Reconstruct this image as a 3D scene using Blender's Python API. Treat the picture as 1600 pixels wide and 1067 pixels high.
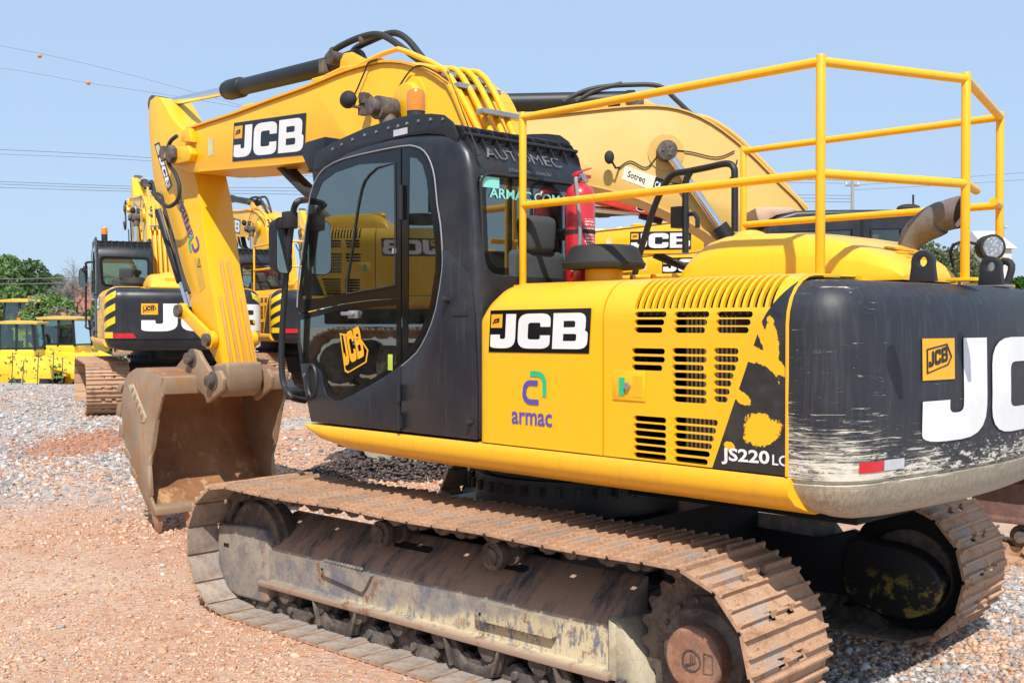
import bpy, bmesh, math, random
import numpy as np
from mathutils import Vector, Matrix
from mathutils.geometry import tessellate_polygon
random.seed(7); rng = np.random.default_rng(7)
for o in list(bpy.data.objects): bpy.data.objects.remove(o)
SC = bpy.context.scene; COL = SC.collection
R = math.radians
# ------------------------------------------------------------------ camera, sky, sun
CAMH = 1.933; FPX = 1726.5; PITCH = math.atan((533.5-506.2)/FPX)
cam = bpy.data.cameras.new('camera'); camo = bpy.data.objects.new('camera', cam); COL.objects.link(camo)
camo.location = (0, 0, CAMH); camo.rotation_euler = (math.pi/2-PITCH, 0, 0)
cam.sensor_width = 36; cam.lens = 36*FPX/1600; cam.clip_end = 3000; cam.clip_start = .05
SC.camera = camo
SUN = Vector((.008, .806, -1)).normalized()
w = bpy.data.worlds.new('World'); SC.world = w; w.use_nodes = True
wn = w.node_tree; bg = wn.nodes['Background']; sk = wn.nodes.new('ShaderNodeTexSky')
sk.sky_type = 'NISHITA'; sk.sun_disc = False; sk.sun_elevation = R(51); sk.sun_rotation = math.pi
sk.air_density = 1.2; sk.dust_density = 1.0; sk.ozone_density = 3.0; sk.altitude = 600
mxs = wn.nodes.new('ShaderNodeMix'); mxs.data_type = 'RGBA'; mxs.inputs[0].default_value = .84; mxs.inputs[7].default_value = (3.0, 4.08, 5.7, 1)   # thin even haze over the clear sky
wn.links.new(sk.outputs[0], mxs.inputs[6]); wn.links.new(mxs.outputs[2], bg.inputs[0]); bg.inputs[1].default_value = .15
sl = bpy.data.lights.new('sun', 'SUN'); sl.energy = 5.0; sl.angle = R(.5); sl.color = (1, .95, .88)
slo = bpy.data.objects.new('sun', sl); COL.objects.link(slo); slo.rotation_euler = SUN.to_track_quat('-Z', 'Y').to_euler()
SC.view_settings.view_transform = 'Standard'; SC.view_settings.look = 'None'; SC.view_settings.exposure = .12; SC.view_settings.gamma = 1
SC.cycles.max_bounces = 7; SC.cycles.transparent_max_bounces = 12; SC.cycles.caustics_reflective = False; SC.cycles.caustics_refractive = False
# ------------------------------------------------------------------ measured photo points -> real planes of the place
CH = (.424, 7.21); AH = R(134.42); AT = R(137.49)
def ray(px, py):
    c, s = math.cos(PITCH), math.sin(PITCH); a = (px-800)/FPX; b = (533.5-py)/FPX
    return Vector((a, c+b*s, -s+b*c))
def onplane(px, py, ang, ax, val, o):
    d = ray(px, py); c, s = math.cos(ang), math.sin(ang)
    q = Vector((c*-o[0]+s*-o[1], s*o[0]-c*o[1], CAMH)); e = Vector((c*d.x+s*d.y, -s*d.x+c*d.y, d.z))
    return q+e*((val-q[ax])/e[ax])
def hp(px, py, y): return onplane(px, py, AH, 1, y, CH)
def hx(px, py, x): return onplane(px, py, AH, 0, x, CH)
def hz(px, py, z): return onplane(px, py, AH, 2, z, CH)
def tp(px, py, y): return onplane(px, py, AT, 1, y, CH)
def HP(y, pts): return [(hp(a, b, y).x, hp(a, b, y).z) for a, b in pts]
def TP(y, pts): return [(tp(a, b, y).x, tp(a, b, y).z) for a, b in pts]
def wp(px, py, Y):
    d = ray(px, py); return Vector((d.x/d.y*Y, Y, CAMH+d.z/d.y*Y))
def sst(a, b, x):
    t = max(0, min(1, (x-a)/(b-a))); return t*t*(3-2*t)
def ground_z(x, y):
    z = .42*sst(9.5, 21, y)
    y0 = 28+8*sst(-8, -4, x)
    z -= 1.25*sst(y0, y0+5, y)
    z += 1.0*sst(-6.3, -7.6, x)*sst(-1, 1, y)*(1-sst(10.3, 11.8, y))      # bank on which the machine mirrored in the cab glass stands
    z += .035*math.sin(x*.9+1.3)*math.sin(y*.7)*sst(9, 13, y)
    return z
# ------------------------------------------------------------------ materials
MATS = {}
class N:
    def __init__(s, name):
        s.m = bpy.data.materials.new(name); s.m.use_nodes = True; s.t = s.m.node_tree
        s.b = s.t.nodes['Principled BSDF']; s.out = s.t.nodes['Material Output']
        MATS[name] = s.m; s.co = s.t.nodes.new('ShaderNodeTexCoord').outputs['Object']
    def n(s, ty, **k):
        x = s.t.nodes.new(ty)
        for a, b in k.items(): setattr(x, a, b)
        return x
    def l(s, a, b): s.t.links.new(a, b)
    def mapping(s, sc, src=None):
        m = s.n('ShaderNodeMapping'); m.inputs['Scale'].default_value = sc if isinstance(sc, tuple) else (sc,)*3
        s.l(src or s.co, m.inputs[0]); return m.outputs[0]
    def noise(s, scale, detail=5, rough=.6, vec=None, dist=0):
        x = s.n('ShaderNodeTexNoise'); x.inputs['Scale'].default_value = scale; x.inputs['Detail'].default_value = detail
        x.inputs['Roughness'].default_value = rough; x.inputs['Distortion'].default_value = dist; s.l(vec or s.co, x.inputs['Vector']); return x.outputs[0]
    def voro(s, scale, out='Distance', vec=None, feat='F1'):
        x = s.n('ShaderNodeTexVoronoi', feature=feat); x.inputs['Scale'].default_value = scale; s.l(vec or s.co, x.inputs['Vector']); return x.outputs[out]
    def ramp(s, v, a, b, lo=0., hi=1.):
        x = s.n('ShaderNodeMapRange'); x.clamp = True; s.l(v, x.inputs[0])
        for i, q in zip((1, 2, 3, 4), (a, b, lo, hi)): x.inputs[i].default_value = q
        return x.outputs[0]
    def math(s, op, a, b=0.):
        x = s.n('ShaderNodeMath', operation=op)
        for i, q in ((0, a), (1, b)):
            if isinstance(q, (int, float)): x.inputs[i].default_value = q
            else: s.l(q, x.inputs[i])
        return x.outputs[0]
    def mix(s, f, a, b, mode='MIX'):
        x = s.n('ShaderNodeMix', data_type='RGBA', blend_type=mode)
        for i, q in ((0, f), (6, a), (7, b)):
            if isinstance(q, (int, float)): x.inputs[i].default_value = q
            elif isinstance(q, tuple): x.inputs[i].default_value = (*q, 1)
            else: s.l(q, x.inputs[i])
        return x.outputs[2]
    def xyz(s):
        x = s.n('ShaderNodeSeparateXYZ'); s.l(s.co, x.inputs[0]); return x.outputs
    def bump(s, h, strength=.3, dist=.01):
        x = s.n('ShaderNodeBump'); x.inputs['Strength'].default_value = strength; x.inputs['Distance'].default_value = dist
        s.l(h, x.inputs['Height']); s.l(x.outputs[0], s.b.inputs['Normal'])
    def base(s, c):
        if isinstance(c, tuple): s.b.inputs['Base Color'].default_value = (*c, 1)
        else: s.l(c, s.b.inputs['Base Color'])
    def set(s, rough=None, metal=None, coat=None, coatr=.1):
        if rough is not None:
            if isinstance(rough, float): s.b.inputs['Roughness'].default_value = rough
            else: s.l(rough, s.b.inputs['Roughness'])
        if metal is not None: s.b.inputs['Metallic'].default_value = metal
        if coat: s.b.inputs['Coat Weight'].default_value = coat; s.b.inputs['Coat Roughness'].default_value = coatr
def simple(name, c, rough=.5, metal=0., var=.12, sc=6., coat=0, bump=0):
    a = N(name); d = tuple(x*(1-var*2) for x in c); a.base(a.mix(a.ramp(a.noise(sc), .35, .7), d, c)); a.set(rough, metal, coat)
    if bump: a.bump(a.noise(sc*8), bump)
    return a.m
YEL = (.86, .465, .006)
def paint(name, col, dirt=(.40, .23, .12), amt=.55, rough=.36):
    a = N(name); n1 = a.noise(2.2, 6, .65); n2 = a.noise(38, 4, .7); st = a.noise(3, 5, .7, a.mapping((9, 9, .8)))
    c = a.mix(a.math('MULTIPLY', a.ramp(n1, .45, .75), amt*.35), col, tuple(x*.86+y*.14 for x, y in zip(col, dirt)))
    c = a.mix(a.math('MULTIPLY', a.ramp(st, .52, .8), amt*.7), c, tuple(x*.5+y*.5 for x, y in zip(col, dirt)))
    c = a.mix(a.math('MULTIPLY', a.ramp(n2, .67, .74), amt*.8), c, dirt); c = a.mix(a.math('MULTIPLY', a.ramp(a.noise(7, 8, .8), .60, .72), amt*.5), c, tuple(x*.35+y*.65 for x, y in zip(col, dirt)))
    ge = a.n('ShaderNodeNewGeometry'); sz = a.n('ShaderNodeSeparateXYZ'); a.l(ge.outputs['Normal'], sz.inputs[0]); c = a.mix(a.math('MULTIPLY', a.ramp(sz.outputs[2], .3, .95), a.ramp(n1, .3, .7, .05, .30)), c, tuple(x*.7+y*.3 for x, y in zip(col, (.75, .6, .42))))      # settled dust on what faces up
    a.base(c); a.set(a.ramp(n1, .3, .7, rough-.06, rough+.14), 0., .12, .15); a.bump(a.noise(3.5, 2), .05, .02)
    return a
paint('yellow_paint', YEL); paint('yellow_worn', (.82, .42, .012), (.33, .16, .07), .95)
paint('rib_worn', (.60, .31, .06), (.22, .12, .06), 1.4, .5); paint('cat_yellow', (.62, .39, .10), (.45, .3, .14), .35, .5); paint('rail_yellow', (.88, .45, .008), (.25, .11, .03), .5)
paint('loader_yellow', (.84, .56, .035), (.4, .3, .14), .3)
def black_paint(name, c=(.017, .019, .026)):
    a = N(name); n1 = a.noise(2.5, 6, .7); st = a.noise(4, 6, .75, a.mapping((10, 10, .5)))
    k = a.mix(a.math('MULTIPLY', a.ramp(n1, .42, .8), .35), c, (.08, .075, .07)); k = a.mix(a.math('MULTIPLY', a.ramp(st, .55, .85), .4), k, (.13, .12, .11))
    k = a.mix(a.math('MULTIPLY', a.ramp(a.noise(60, 3, .7), .72, .76), .5), k, (.3, .26, .2))
    a.base(k); a.set(a.ramp(n1, .3, .75, .33, .52), 0., .15, .3); a.b.inputs['Specular IOR Level'].default_value = .38; a.bump(a.noise(2.2, 2), .06, .03)
black_paint('black_paint', (.013, .015, .02)); black_paint('cab_black', (.0125, .0145, .021))
simple('black_steel', (.015, .016, .019), .5); simple('rubber', (.022, .022, .022), .75, bump=.2); simple('hose', (.03, .03, .028), .6)
simple('dark_inside', (.008, .008, .009), .8); simple('window_black', (.008, .009, .01), .12)
simple('white_vinyl', (.80, .80, .78), .4, var=.05); simple('grey_vinyl', (.30, .31, .33), .45); simple('faded_grey', (.14, .145, .155), .5); simple('label_amber', (.72, .45, .06), .5); simple('orange_vinyl', (.85, .42, .02), .4, var=.05)
simple('cyan_vinyl', (.25, .72, .68), .45, var=.04); simple('purple_vinyl', (.10, .08, .36), .4, var=.05); simple('green_vinyl', (.02, .5, .22), .4, var=.04)
simple('label_cream', (.66, .62, .36), .5); simple('lime_label', (.5, .66, .08), .5); simple('reflector_red', (.62, .02, .03), .25); simple('reflector_white', (.55, .56, .58), .25)
simple('extinguisher_red', (.60, .022, .035), .3, coat=.5, var=.06); simple('loader_red', (.70, .06, .03), .4); simple('blue_band', (.06, .08, .42), .45)
simple('seat_cloth', (.05, .06, .065), .9); simple('seat_teal', (.1, .4, .38), .8); simple('aluminium', (.55, .55, .55), .35, .9)
simple('galvanised', (.40, .40, .41), .55, .6, .2); simple('roof_tile', (.42, .14, .08), .8, var=.2, sc=1.5); simple('white_wall', (.62, .60, .57), .8, var=.08)
simple('concrete', (.36, .35, .33), .85); simple('bark', (.12, .09, .065), .9, bump=.4); simple('bark_grey', (.26, .24, .22), .9)
simple('cable', (.16, .16, .17), .6); simple('marker_orange', (.70, .25, .06), .5); simple('tyre', (.02, .02, .02), .85)
a = N('chrome'); a.base((.78, .79, .80)); a.set(.12, 1.)
a = N('amber_lens'); a.base((.85, .28, .01)); a.set(.15, 0., .5); a.b.inputs['Transmission Weight'].default_value = .25
a = N('lamp_glass'); v = a.voro(60); a.base(a.mix(a.ramp(v, .1, .5), (.75, .77, .78), (.35, .36, .38))); a.set(.12, .5, .6); a.bump(v, .4)
a = N('mirror_glass'); a.base((.8, .82, .84)); a.set(.03, 1.)
def glass(name, tint, fac=.16):
    a = N(name); tr = a.n('ShaderNodeBsdfTransparent'); tr.inputs[0].default_value = (*tint, 1); gl = a.n('ShaderNodeBsdfGlossy'); gl.inputs['Roughness'].default_value = .01
    gl.inputs[0].default_value = (.88, .98, .92, 1)
    fr = a.n('ShaderNodeFresnel'); fr.inputs[0].default_value = 1.5; di = a.n('ShaderNodeBsdfDiffuse'); di.inputs[0].default_value = (.35, .32, .28, 1)
    mx = a.n('ShaderNodeMixShader'); a.l(a.math('ADD', fr.outputs[0], fac), mx.inputs[0]); a.l(tr.outputs[0], mx.inputs[1]); a.l(gl.outputs[0], mx.inputs[2])
    m2 = a.n('ShaderNodeMixShader'); a.l(a.ramp(a.noise(5, 6, .7), .4, .8, .01, .07), m2.inputs[0]); a.l(mx.outputs[0], m2.inputs[1]); a.l(di.outputs[0], m2.inputs[2]); a.l(m2.outputs[0], a.out.inputs[0])
glass('cab_glass', (.62, .86, .80), .19); glass('clear_glass', (.62, .76, .73), .05)
# track steel: rust, dust and caked soil
def rusty(name, rust=(.16, .075, .04), dust=(.47, .27, .16), grey=(.23, .21, .2), dustamt=.5, bump=.5):
    a = N(name); n1 = a.noise(7, 8, .7); n2 = a.noise(45, 5, .75); n3 = a.noise(3.1, 4, .6)
    c = a.mix(a.ramp(n1, .62-dustamt*.4, .78-dustamt*.4), rust, dust); c = a.mix(a.ramp(n3, .56, .68), c, grey, 'MIX')
    c = a.mix(a.ramp(n2, .58, .7), c, tuple(x*1.35 for x in dust)); c = a.mix(a.ramp(n2, .42, .32), c, tuple(x*.6 for x in rust))
    if name.startswith('shoe'): oi = a.n('ShaderNodeObjectInfo'); c = a.mix(a.math('MULTIPLY', oi.outputs['Random'], .55), c, a.mix(.5, c, (.16, .12, .10)))
    a.base(c); a.set(.85, 0.); a.bump(a.math('ADD', n2, n1), bump, .012)
rusty('shoe_steel', rust=(.30, .16, .085), dust=(.52, .315, .19), grey=(.38, .33, .29), dustamt=.75); rusty('cleat_steel', rust=(.30, .16, .085), dust=(.50, .295, .17), grey=(.36, .31, .27), dustamt=.75)
rusty('shoe_inner', rust=(.26, .20, .16), dust=(.42, .335, .265), grey=(.32, .30, .285), dustamt=.6, bump=.25); rusty('link_steel', rust=(.10, .08, .07), dust=(.20, .16, .13), grey=(.13, .125, .12), dustamt=.35)
def worn_steel(name, a1, a2, a3):
    a = N(name); n1 = a.noise(1.6, 6, .65); n2 = a.noise(6, 7, .7, a.mapping((1, 1, .45))); c = a.mix(a.ramp(n1, .35, .65), a1, a2); c = a.mix(a.math('MULTIPLY', a.ramp(n2, .54, .64), .8), c, a3); c = a.mix(a.math('MULTIPLY', a.ramp(a.noise(40, 4, .7), .62, .7), .4), c, tuple(x*.55 for x in a1)); a.base(c); a.set(a.ramp(n2, .3, .7, .45, .75), .15); a.bump(a.noise(9, 6, .7), .12, .01)
worn_steel('bucket_steel', (.26, .17, .10), (.38, .28, .19), (.37, .17, .06)); worn_steel('bucket_inner', (.19, .085, .045), (.42, .20, .08), (.54, .33, .16)); worn_steel('bucket_tip', (.36, .22, .15), (.45, .27, .18), (.3, .15, .08))
rusty('pin_steel', (.07, .056, .05), (.17, .135, .105), (.13, .125, .12), .4, .2); rusty('exhaust_steel', (.13, .11, .10), (.17, .145, .135), (.18, .17, .17), .5, .05)
rusty('cream_steel', (.36, .31, .21), (.48, .42, .30), (.27, .245, .21), .6, .2); rusty('drive_steel', (.24, .12, .075), (.38, .2, .12), (.16, .13, .12), .5, .2)
# track frame: chipped layers of paint with a band of bare cream
a = N('frame_paint'); X = a.xyz(); n1 = a.noise(5, 8, .75); n2 = a.noise(26, 6, .8, a.mapping((1, 1, .35))); n3 = a.noise(2.2, 5, .6); n4 = a.noise(11, 8, .8)
c = a.mix(a.ramp(n1, .40, .56), (.13, .14, .165), (.33, .28, .22)); c = a.mix(a.math('MULTIPLY', a.ramp(n4, .48, .62), .8), c, (.22, .20, .185)); zl = a.math('ADD', a.ramp(X[0], 1.45, -1.2, .14, .46), a.math('MULTIPLY', a.math('SUBTRACT', n3, .5), .30))
cream = a.math('MULTIPLY', a.ramp(a.math('SUBTRACT', zl, X[2]), -.02, .03), a.ramp(a.math('ADD', n2, a.math('MULTIPLY', n1, .5)), .67, .75)); cream = a.math('MULTIPLY', cream, a.ramp(X[0], 1.6, 1.5)); c = a.mix(cream, c, (.52, .44, .27))
c = a.mix(a.math('MULTIPLY', a.ramp(n2, .54, .72), .6), c, (.38, .28, .19)); c = a.mix(a.math('MULTIPLY', a.ramp(X[2], .245, .232), a.ramp(X[0], 1.64, 1.60)), c, (.32, .22, .155))
c = a.mix(a.math('MULTIPLY', a.ramp(a.noise(9, 6, .7), .54, .62), a.ramp(n3, .4, .6)), c, (.22, .115, .065)); a.base(c); a.set(.72, 0.); a.bump(a.math('ADD', n2, n1), .4, .008)
a = N('frame_top'); n1 = a.noise(4.5, 7, .7, a.mapping((1.6, .5, .5))); c = a.mix(a.ramp(n1, .36, .52), (.07, .072, .08), (.34, .22, .15)); c = a.mix(a.ramp(a.noise(30, 5, .8), .56, .68), c, (.36, .24, .17)); a.base(c); a.set(.8, 0.); a.bump(n1, .5, .02)
a = N('guard_paint'); n1 = a.noise(6, 7, .75); X = a.xyz(); c = a.mix(a.math('MULTIPLY', a.ramp(n1, .53, .58), a.ramp(X[2], .46, .36)), (.012, .012, .012), (.25, .19, .045)); a.base(c); a.set(.55, 0.)
# counterweight: black paint scraped away in level strokes, bare at the foot
a = N('scraped_black'); X = a.xyz(); n1 = a.noise(2.5, 6, .7); st = a.noise(4, 6, .75, a.mapping((8, 8, .5)))
k = a.mix(a.math('MULTIPLY', a.ramp(n1, .42, .8), .35), (.017, .019, .026), (.07, .07, .07)); k = a.mix(a.math('MULTIPLY', a.ramp(st, .5, .8), .45), k, (.10, .10, .105))
s1 = a.noise(9, 8, .78, a.mapping((.5, .5, 11)), .5); s2 = a.noise(30, 6, .8, a.mapping((.15, .15, 16)), 1.2); s3 = a.noise(2.4, 4, .6); m3 = a.n('ShaderNodeMapping'); m3.inputs['Rotation'].default_value = (0, R(9), R(4)); m3.inputs['Scale'].default_value = (.3, .3, 20); a.l(a.co, m3.inputs[0]); s4 = a.noise(12, 7, .8, m3.outputs[0], .4); n9 = a.noise(16, 8, .8, a.mapping((.7, .7, 2.2)))
left = a.ramp(X[1], .2, 1.05, 0., .07); zz = a.math('MULTIPLY', a.ramp(X[2], 1.62, 1.26), .165); th = a.math('ADD', zz, a.math('ADD', left, a.math('MULTIPLY', a.math('SUBTRACT', s3, .5), .34)))
h1 = a.ramp(a.math('ADD', s1, th), .715, .73); h2 = a.math('MULTIPLY', a.ramp(a.math('ADD', s2, th), .76, .77), a.ramp(X[2], 1.93, 1.8)); h4 = a.ramp(a.math('ADD', s4, a.math('MULTIPLY', th, .9)), .745, .755); h5 = a.ramp(a.math('ADD', n9, a.math('MULTIPLY', a.ramp(X[2], 1.50, 1.28), .16)), .66, .68); h5 = a.math('MULTIPLY', h5, a.ramp(X[2], 1.52, 1.40))
low = a.ramp(a.math('ADD', X[2], a.math('MULTIPLY', a.math('SUBTRACT', s1, .5), .20)), 1.275, 1.258); bare = a.mix(a.ramp(n9, .4, .6), (.64, .57, .42), (.60, .57, .50))
k = a.mix(a.math('MAXIMUM', a.math('MAXIMUM', h1, h5), a.math('MAXIMUM', h2, h4)), k, bare); m5 = a.n('ShaderNodeMapping'); m5.inputs['Rotation'].default_value = (0, R(35), 0); m5.inputs['Scale'].default_value = (14, 14, 1.5); a.l(a.co, m5.inputs[0])
k = a.mix(low, k, a.mix(a.ramp(a.noise(6, 6, .7, m5.outputs[0]), .35, .65), (.25, .205, .15), (.46, .40, .29)))
a.base(k); a.set(a.ramp(n1, .3, .75, .44, .60), 0.); a.b.inputs['Specular IOR Level'].default_value = .45; a.bump(a.noise(2.2, 2), .06, .03)
# side door with a black flash that has flaked back to yellow
def flash(name, blobs):
    a = N(name); X = a.xyz(); n1 = a.noise(9, 7, .75); n5 = a.noise(38, 6, .85); n2 = a.noise(3, 4)
    q = HP(1.264, [(1113, 730), (1198, 479)]); (x0, z0), (x1, z1) = q
    line = a.math('ADD', a.math('MULTIPLY', a.math('SUBTRACT', X[2], z0), (x1-x0)/(z1-z0)), x0)
    hi = a.math('MULTIPLY', a.math('POWER', a.math('MAXIMUM', a.math('SUBTRACT', X[2], 1.93), 0.), 1.5), .7)
    m = a.math('LESS_THAN', X[0], a.math('SUBTRACT', line, hi))
    for (bx, bz, rx, rz, sl) in blobs:
        dx = a.math('SUBTRACT', X[0], bx); dz = a.math('SUBTRACT', a.math('SUBTRACT', X[2], bz), a.math('MULTIPLY', dx, sl))
        d = a.math('SQRT', a.math('ADD', a.math('POWER', a.math('DIVIDE', dx, rx), 2.), a.math('POWER', a.math('DIVIDE', dz, rz), 2.)))
        m = a.math('MULTIPLY', m, a.math('GREATER_THAN', a.math('ADD', d, a.math('ADD', a.math('MULTIPLY', a.math('SUBTRACT', n1, .5), 1.9), a.math('MULTIPLY', a.math('SUBTRACT', n5, .5), .9))), 1.))
    y = a.mix(a.math('MULTIPLY', a.ramp(n2, .45, .8), .12), YEL, (.5, .3, .1)); a.base(a.mix(m, y, a.mix(a.ramp(a.noise(5, 6, .7), .5, .8), (.016, .016, .018), (.05, .048, .045)))); a.set(.34, 0., .25, .15)
def blob(px, py, rx, rz, sl): p = hp(px, py, 1.264); return (p.x, p.z, rx, rz, sl)
flash('flash_worn', [blob(1186, 508, .09, .055, 2.4), blob(1206, 535, .035, .11, .8), blob(1196, 562, .11, .035, .5), blob(1165, 556, .06, .02, .3), blob(1158, 620, .055, .03, .4), blob(1189, 674, .085, .075, 0.), blob(1139, 697, .028, .02, .2)])
flash('flash_clean', [])
a = N('radiator_fins'); X = a.xyz(); a.base(a.mix(a.math('GREATER_THAN', a.math('SINE', a.math('MULTIPLY', X[0], 260.)), 0.), (.03, .03, .03), (.52, .50, .47))); a.set(.6, .2)
# ground
a = N('soil'); n1 = a.noise(.45, 6, .6); n2 = a.noise(2.6, 7, .7); v1 = a.voro(26, 'Distance'); vc = a.n('ShaderNodeTexVoronoi'); vc.inputs['Scale'].default_value = 26; a.l(a.co, vc.inputs['Vector'])
v2 = a.voro(70, 'Distance'); n3 = a.noise(60, 4, .8); X = a.xyz()
c = a.mix(a.ramp(n2, .35, .7), (.50, .24, .13), (.60, .37, .24)); c = a.mix(a.ramp(n1, .46, .62), c, (.61, .42, .29))
hsv = a.n('ShaderNodeSeparateColor'); a.l(vc.outputs['Color'], hsv.inputs[0]); c = a.mix(a.math('MULTIPLY', a.ramp(hsv.outputs[0], .5, .9), .5), c, (.52, .44, .38)); c = a.mix(a.math('MULTIPLY', a.ramp(hsv.outputs[1], .6, .95), .45), c, (.30, .15, .09))
gx = a.math('ADD', X[0], a.math('MULTIPLY', a.math('SUBTRACT', n1, .5), 6.))
gl = a.math('MULTIPLY', a.ramp(gx, -4.3, -5.4), a.ramp(a.math('ADD', X[1], a.math('MULTIPLY', n2, 3.)), 12., 13.5)); gr = a.math('MULTIPLY', a.ramp(gx, 1.2, 2.2), a.ramp(X[1], 11., 8.)); gm = a.math('MULTIPLY', a.ramp(n1, .50, .58), a.ramp(X[1], 12., 15.))
gf = a.math('MAXIMUM', gl, a.math('MAXIMUM', gr, gm)); grey = a.mix(a.ramp(hsv.outputs[2], .1, .9), (.24, .225, .22), (.58, .555, .53)); grey = a.mix(a.ramp(n2, .55, .72), grey, (.47, .30, .2))
c = a.mix(a.math('MULTIPLY', gf, .85), c, grey); ex_ = a.math('DIVIDE', a.math('ADD', X[0], 6.1), .85); ey_ = a.math('DIVIDE', a.math('SUBTRACT', X[1], 15.9), 1.3); el = a.math('ADD', a.math('ADD', a.math('MULTIPLY', ex_, ex_), a.math('MULTIPLY', ey_, ey_)), a.math('MULTIPLY', a.math('SUBTRACT', n2, .5), 1.6)); red = a.math('MAXIMUM', a.ramp(el, 1.1, .8), a.math('MULTIPLY', a.ramp(a.noise(.9, 5), .57, .64), a.ramp(X[1], 10., 13., 0., .6))); c = a.mix(a.math('MULTIPLY', red, .7), c, (.40, .17, .09)); a.base(c); a.set(.95, 0.)
a.bump(a.math('ADD', a.math('ADD', a.math('MULTIPLY', v1, -1.2), a.math('MULTIPLY', n3, .8)), a.math('MULTIPLY', v2, -.5)), .6, .025)
def attrmat(name, rough=.9, trans=0):
    a = N(name); at = a.n('ShaderNodeAttribute'); at.attribute_name = 'tint'; n = a.noise(40, 4); a.base(a.mix(a.math('MULTIPLY', a.ramp(n, .4, .7), .25), at.outputs['Color'], (.3, .2, .14))); a.set(rough, 0.)
    return a
attrmat('pebbles')
a = N('leaves'); at = a.n('ShaderNodeAttribute'); at.attribute_name = 'tint'; a.base(at.outputs['Color']); a.set(.6, 0.)
tl = a.n('ShaderNodeBsdfTranslucent'); a.l(at.outputs['Color'], tl.inputs[0]); mx = a.n('ShaderNodeMixShader'); mx.inputs[0].default_value = .35; a.l(a.b.outputs[0], mx.inputs[1]); a.l(tl.outputs[0], mx.inputs[2]); a.l(mx.outputs[0], a.out.inputs[0])
# ------------------------------------------------------------------ mesh helpers
class MB:
    def __init__(s): s.v = []; s.f = []; s.mi = []; s.cur = 0
    def add(s, v, f):
        k = len(s.v); s.v += [tuple(p) for p in v]; s.f += [tuple(i+k for i in q) for q in f]; s.mi += [s.cur]*len(f); return s
    def box(s, a, b, M=None):
        (x0, y0, z0), (x1, y1, z1) = a, b
        v = [Vector(p) for p in ((x0, y0, z0), (x1, y0, z0), (x1, y1, z0), (x0, y1, z0), (x0, y0, z1), (x1, y0, z1), (x1, y1, z1), (x0, y1, z1))]
        if M: v = [M@p for p in v]
        return s.add(v, [(0, 3, 2, 1), (4, 5, 6, 7), (0, 1, 5, 4), (1, 2, 6, 5), (2, 3, 7, 6), (3, 0, 4, 7)])
    def prism(s, poly, a, b, axis='y'):   # poly in the two other axes, extruded from a to b
        n = len(poly); ar = sum(poly[i][0]*poly[(i+1) % n][1]-poly[(i+1) % n][0]*poly[i][1] for i in range(n))
        P = {'y': lambda p, t: (p[0], t, p[1]), 'x': lambda p, t: (t, p[0], p[1]), 'z': lambda p, t: (p[0], p[1], t)}[axis]
        lo, hi = min(a, b), max(a, b); v = [P(p, lo) for p in poly]+[P(p, hi) for p in poly]
        ccw = (ar > 0) != (axis == 'y')
        f = [tuple(range(n))[::-1], tuple(range(n, 2*n))]+[(i, (i+1) % n, (i+1) % n+n, i+n) for i in range(n)]
        if not ccw: f = [q[::-1] for q in f]
        return s.add(v, f)
    def tube(s, pts, r, n=10, caps=True):
        pts = [Vector(p) for p in pts]; m = len(pts); rr = r if isinstance(r, (list, tuple)) else [r]*m
        up = None; rings = []
        for i, p in enumerate(pts):
            d = (pts[min(i+1, m-1)]-pts[max(i-1, 0)]).normalized()
            if up is None: up = Vector((0, 0, 1)) if abs(d.z) < .9 else Vector((1, 0, 0))
            u = (up-d*up.dot(d)).normalized(); v = d.cross(u); up = u
            rings.append([p+(u*math.cos(t)+v*math.sin(t))*rr[i] for t in (2*math.pi*k/n for k in range(n))])
        V = [q for g in rings for q in g]; F = [(i*n+k, i*n+(k+1) % n, (i+1)*n+(k+1) % n, (i+1)*n+k) for i in range(m-1) for k in range(n)]
        if caps: F += [tuple(range(n))[::-1], tuple(range((m-1)*n, m*n))]
        return s.add(V, F)
    def cyl(s, a, b, r, n=20, r2=None): return s.tube([a, b], [r, r if r2 is None else r2], n)
    def sphere(s, c, r, n=14, sc=(1, 1, 1)):
        V = []; F = []
        for i in range(n//2+1):
            t = math.pi*i/(n//2)
            for k in range(n): V.append((c[0]+r*sc[0]*math.sin(t)*math.cos(2*math.pi*k/n), c[1]+r*sc[1]*math.sin(t)*math.sin(2*math.pi*k/n), c[2]+r*sc[2]*math.cos(t)))
        for i in range(n//2):
            for k in range(n): F.append((i*n+k, (i+1)*n+k, (i+1)*n+(k+1) % n, i*n+(k+1) % n))
        return s.add(V, F)
    def mesh(s, name, mats, bevel=0, smooth=35, seg=2, weld=True, angle=40):
        me = bpy.data.meshes.new(name); me.from_pydata(s.v, [], s.f)
        for m in (mats if isinstance(mats, (list, tuple)) else [mats]): me.materials.append(MATS[m])
        me.polygons.foreach_set('material_index', s.mi)
        bm = bmesh.new(); bm.from_mesh(me)
        if weld: bmesh.ops.remove_doubles(bm, verts=bm.verts, dist=1e-5)
        bmesh.ops.recalc_face_normals(bm, faces=bm.faces)
        if bevel:
            e = [x for x in bm.edges if len(x.link_faces) == 2 and x.calc_face_angle(0) > R(angle)]
            bmesh.ops.bevel(bm, geom=e, offset=bevel, segments=seg, affect='EDGES', profile=.5, clamp_overlap=True)
        bm.to_mesh(me); bm.free(); me.shade_smooth(); me.set_sharp_from_angle(angle=R(smooth)); return me
    def build(s, name, mats, parent=None, **k): return link(name, s.mesh(name, mats, **k), parent)
def link(name, me, parent=None):
    o = bpy.data.objects.new(name, me); COL.objects.link(o); o.parent = parent; return o
def empty(name, loc, rz=0):
    o = bpy.data.objects.new(name, None); COL.objects.link(o); o.location = loc; o.rotation_euler = (0, 0, rz); o.empty_display_size = .3; return o
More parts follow.
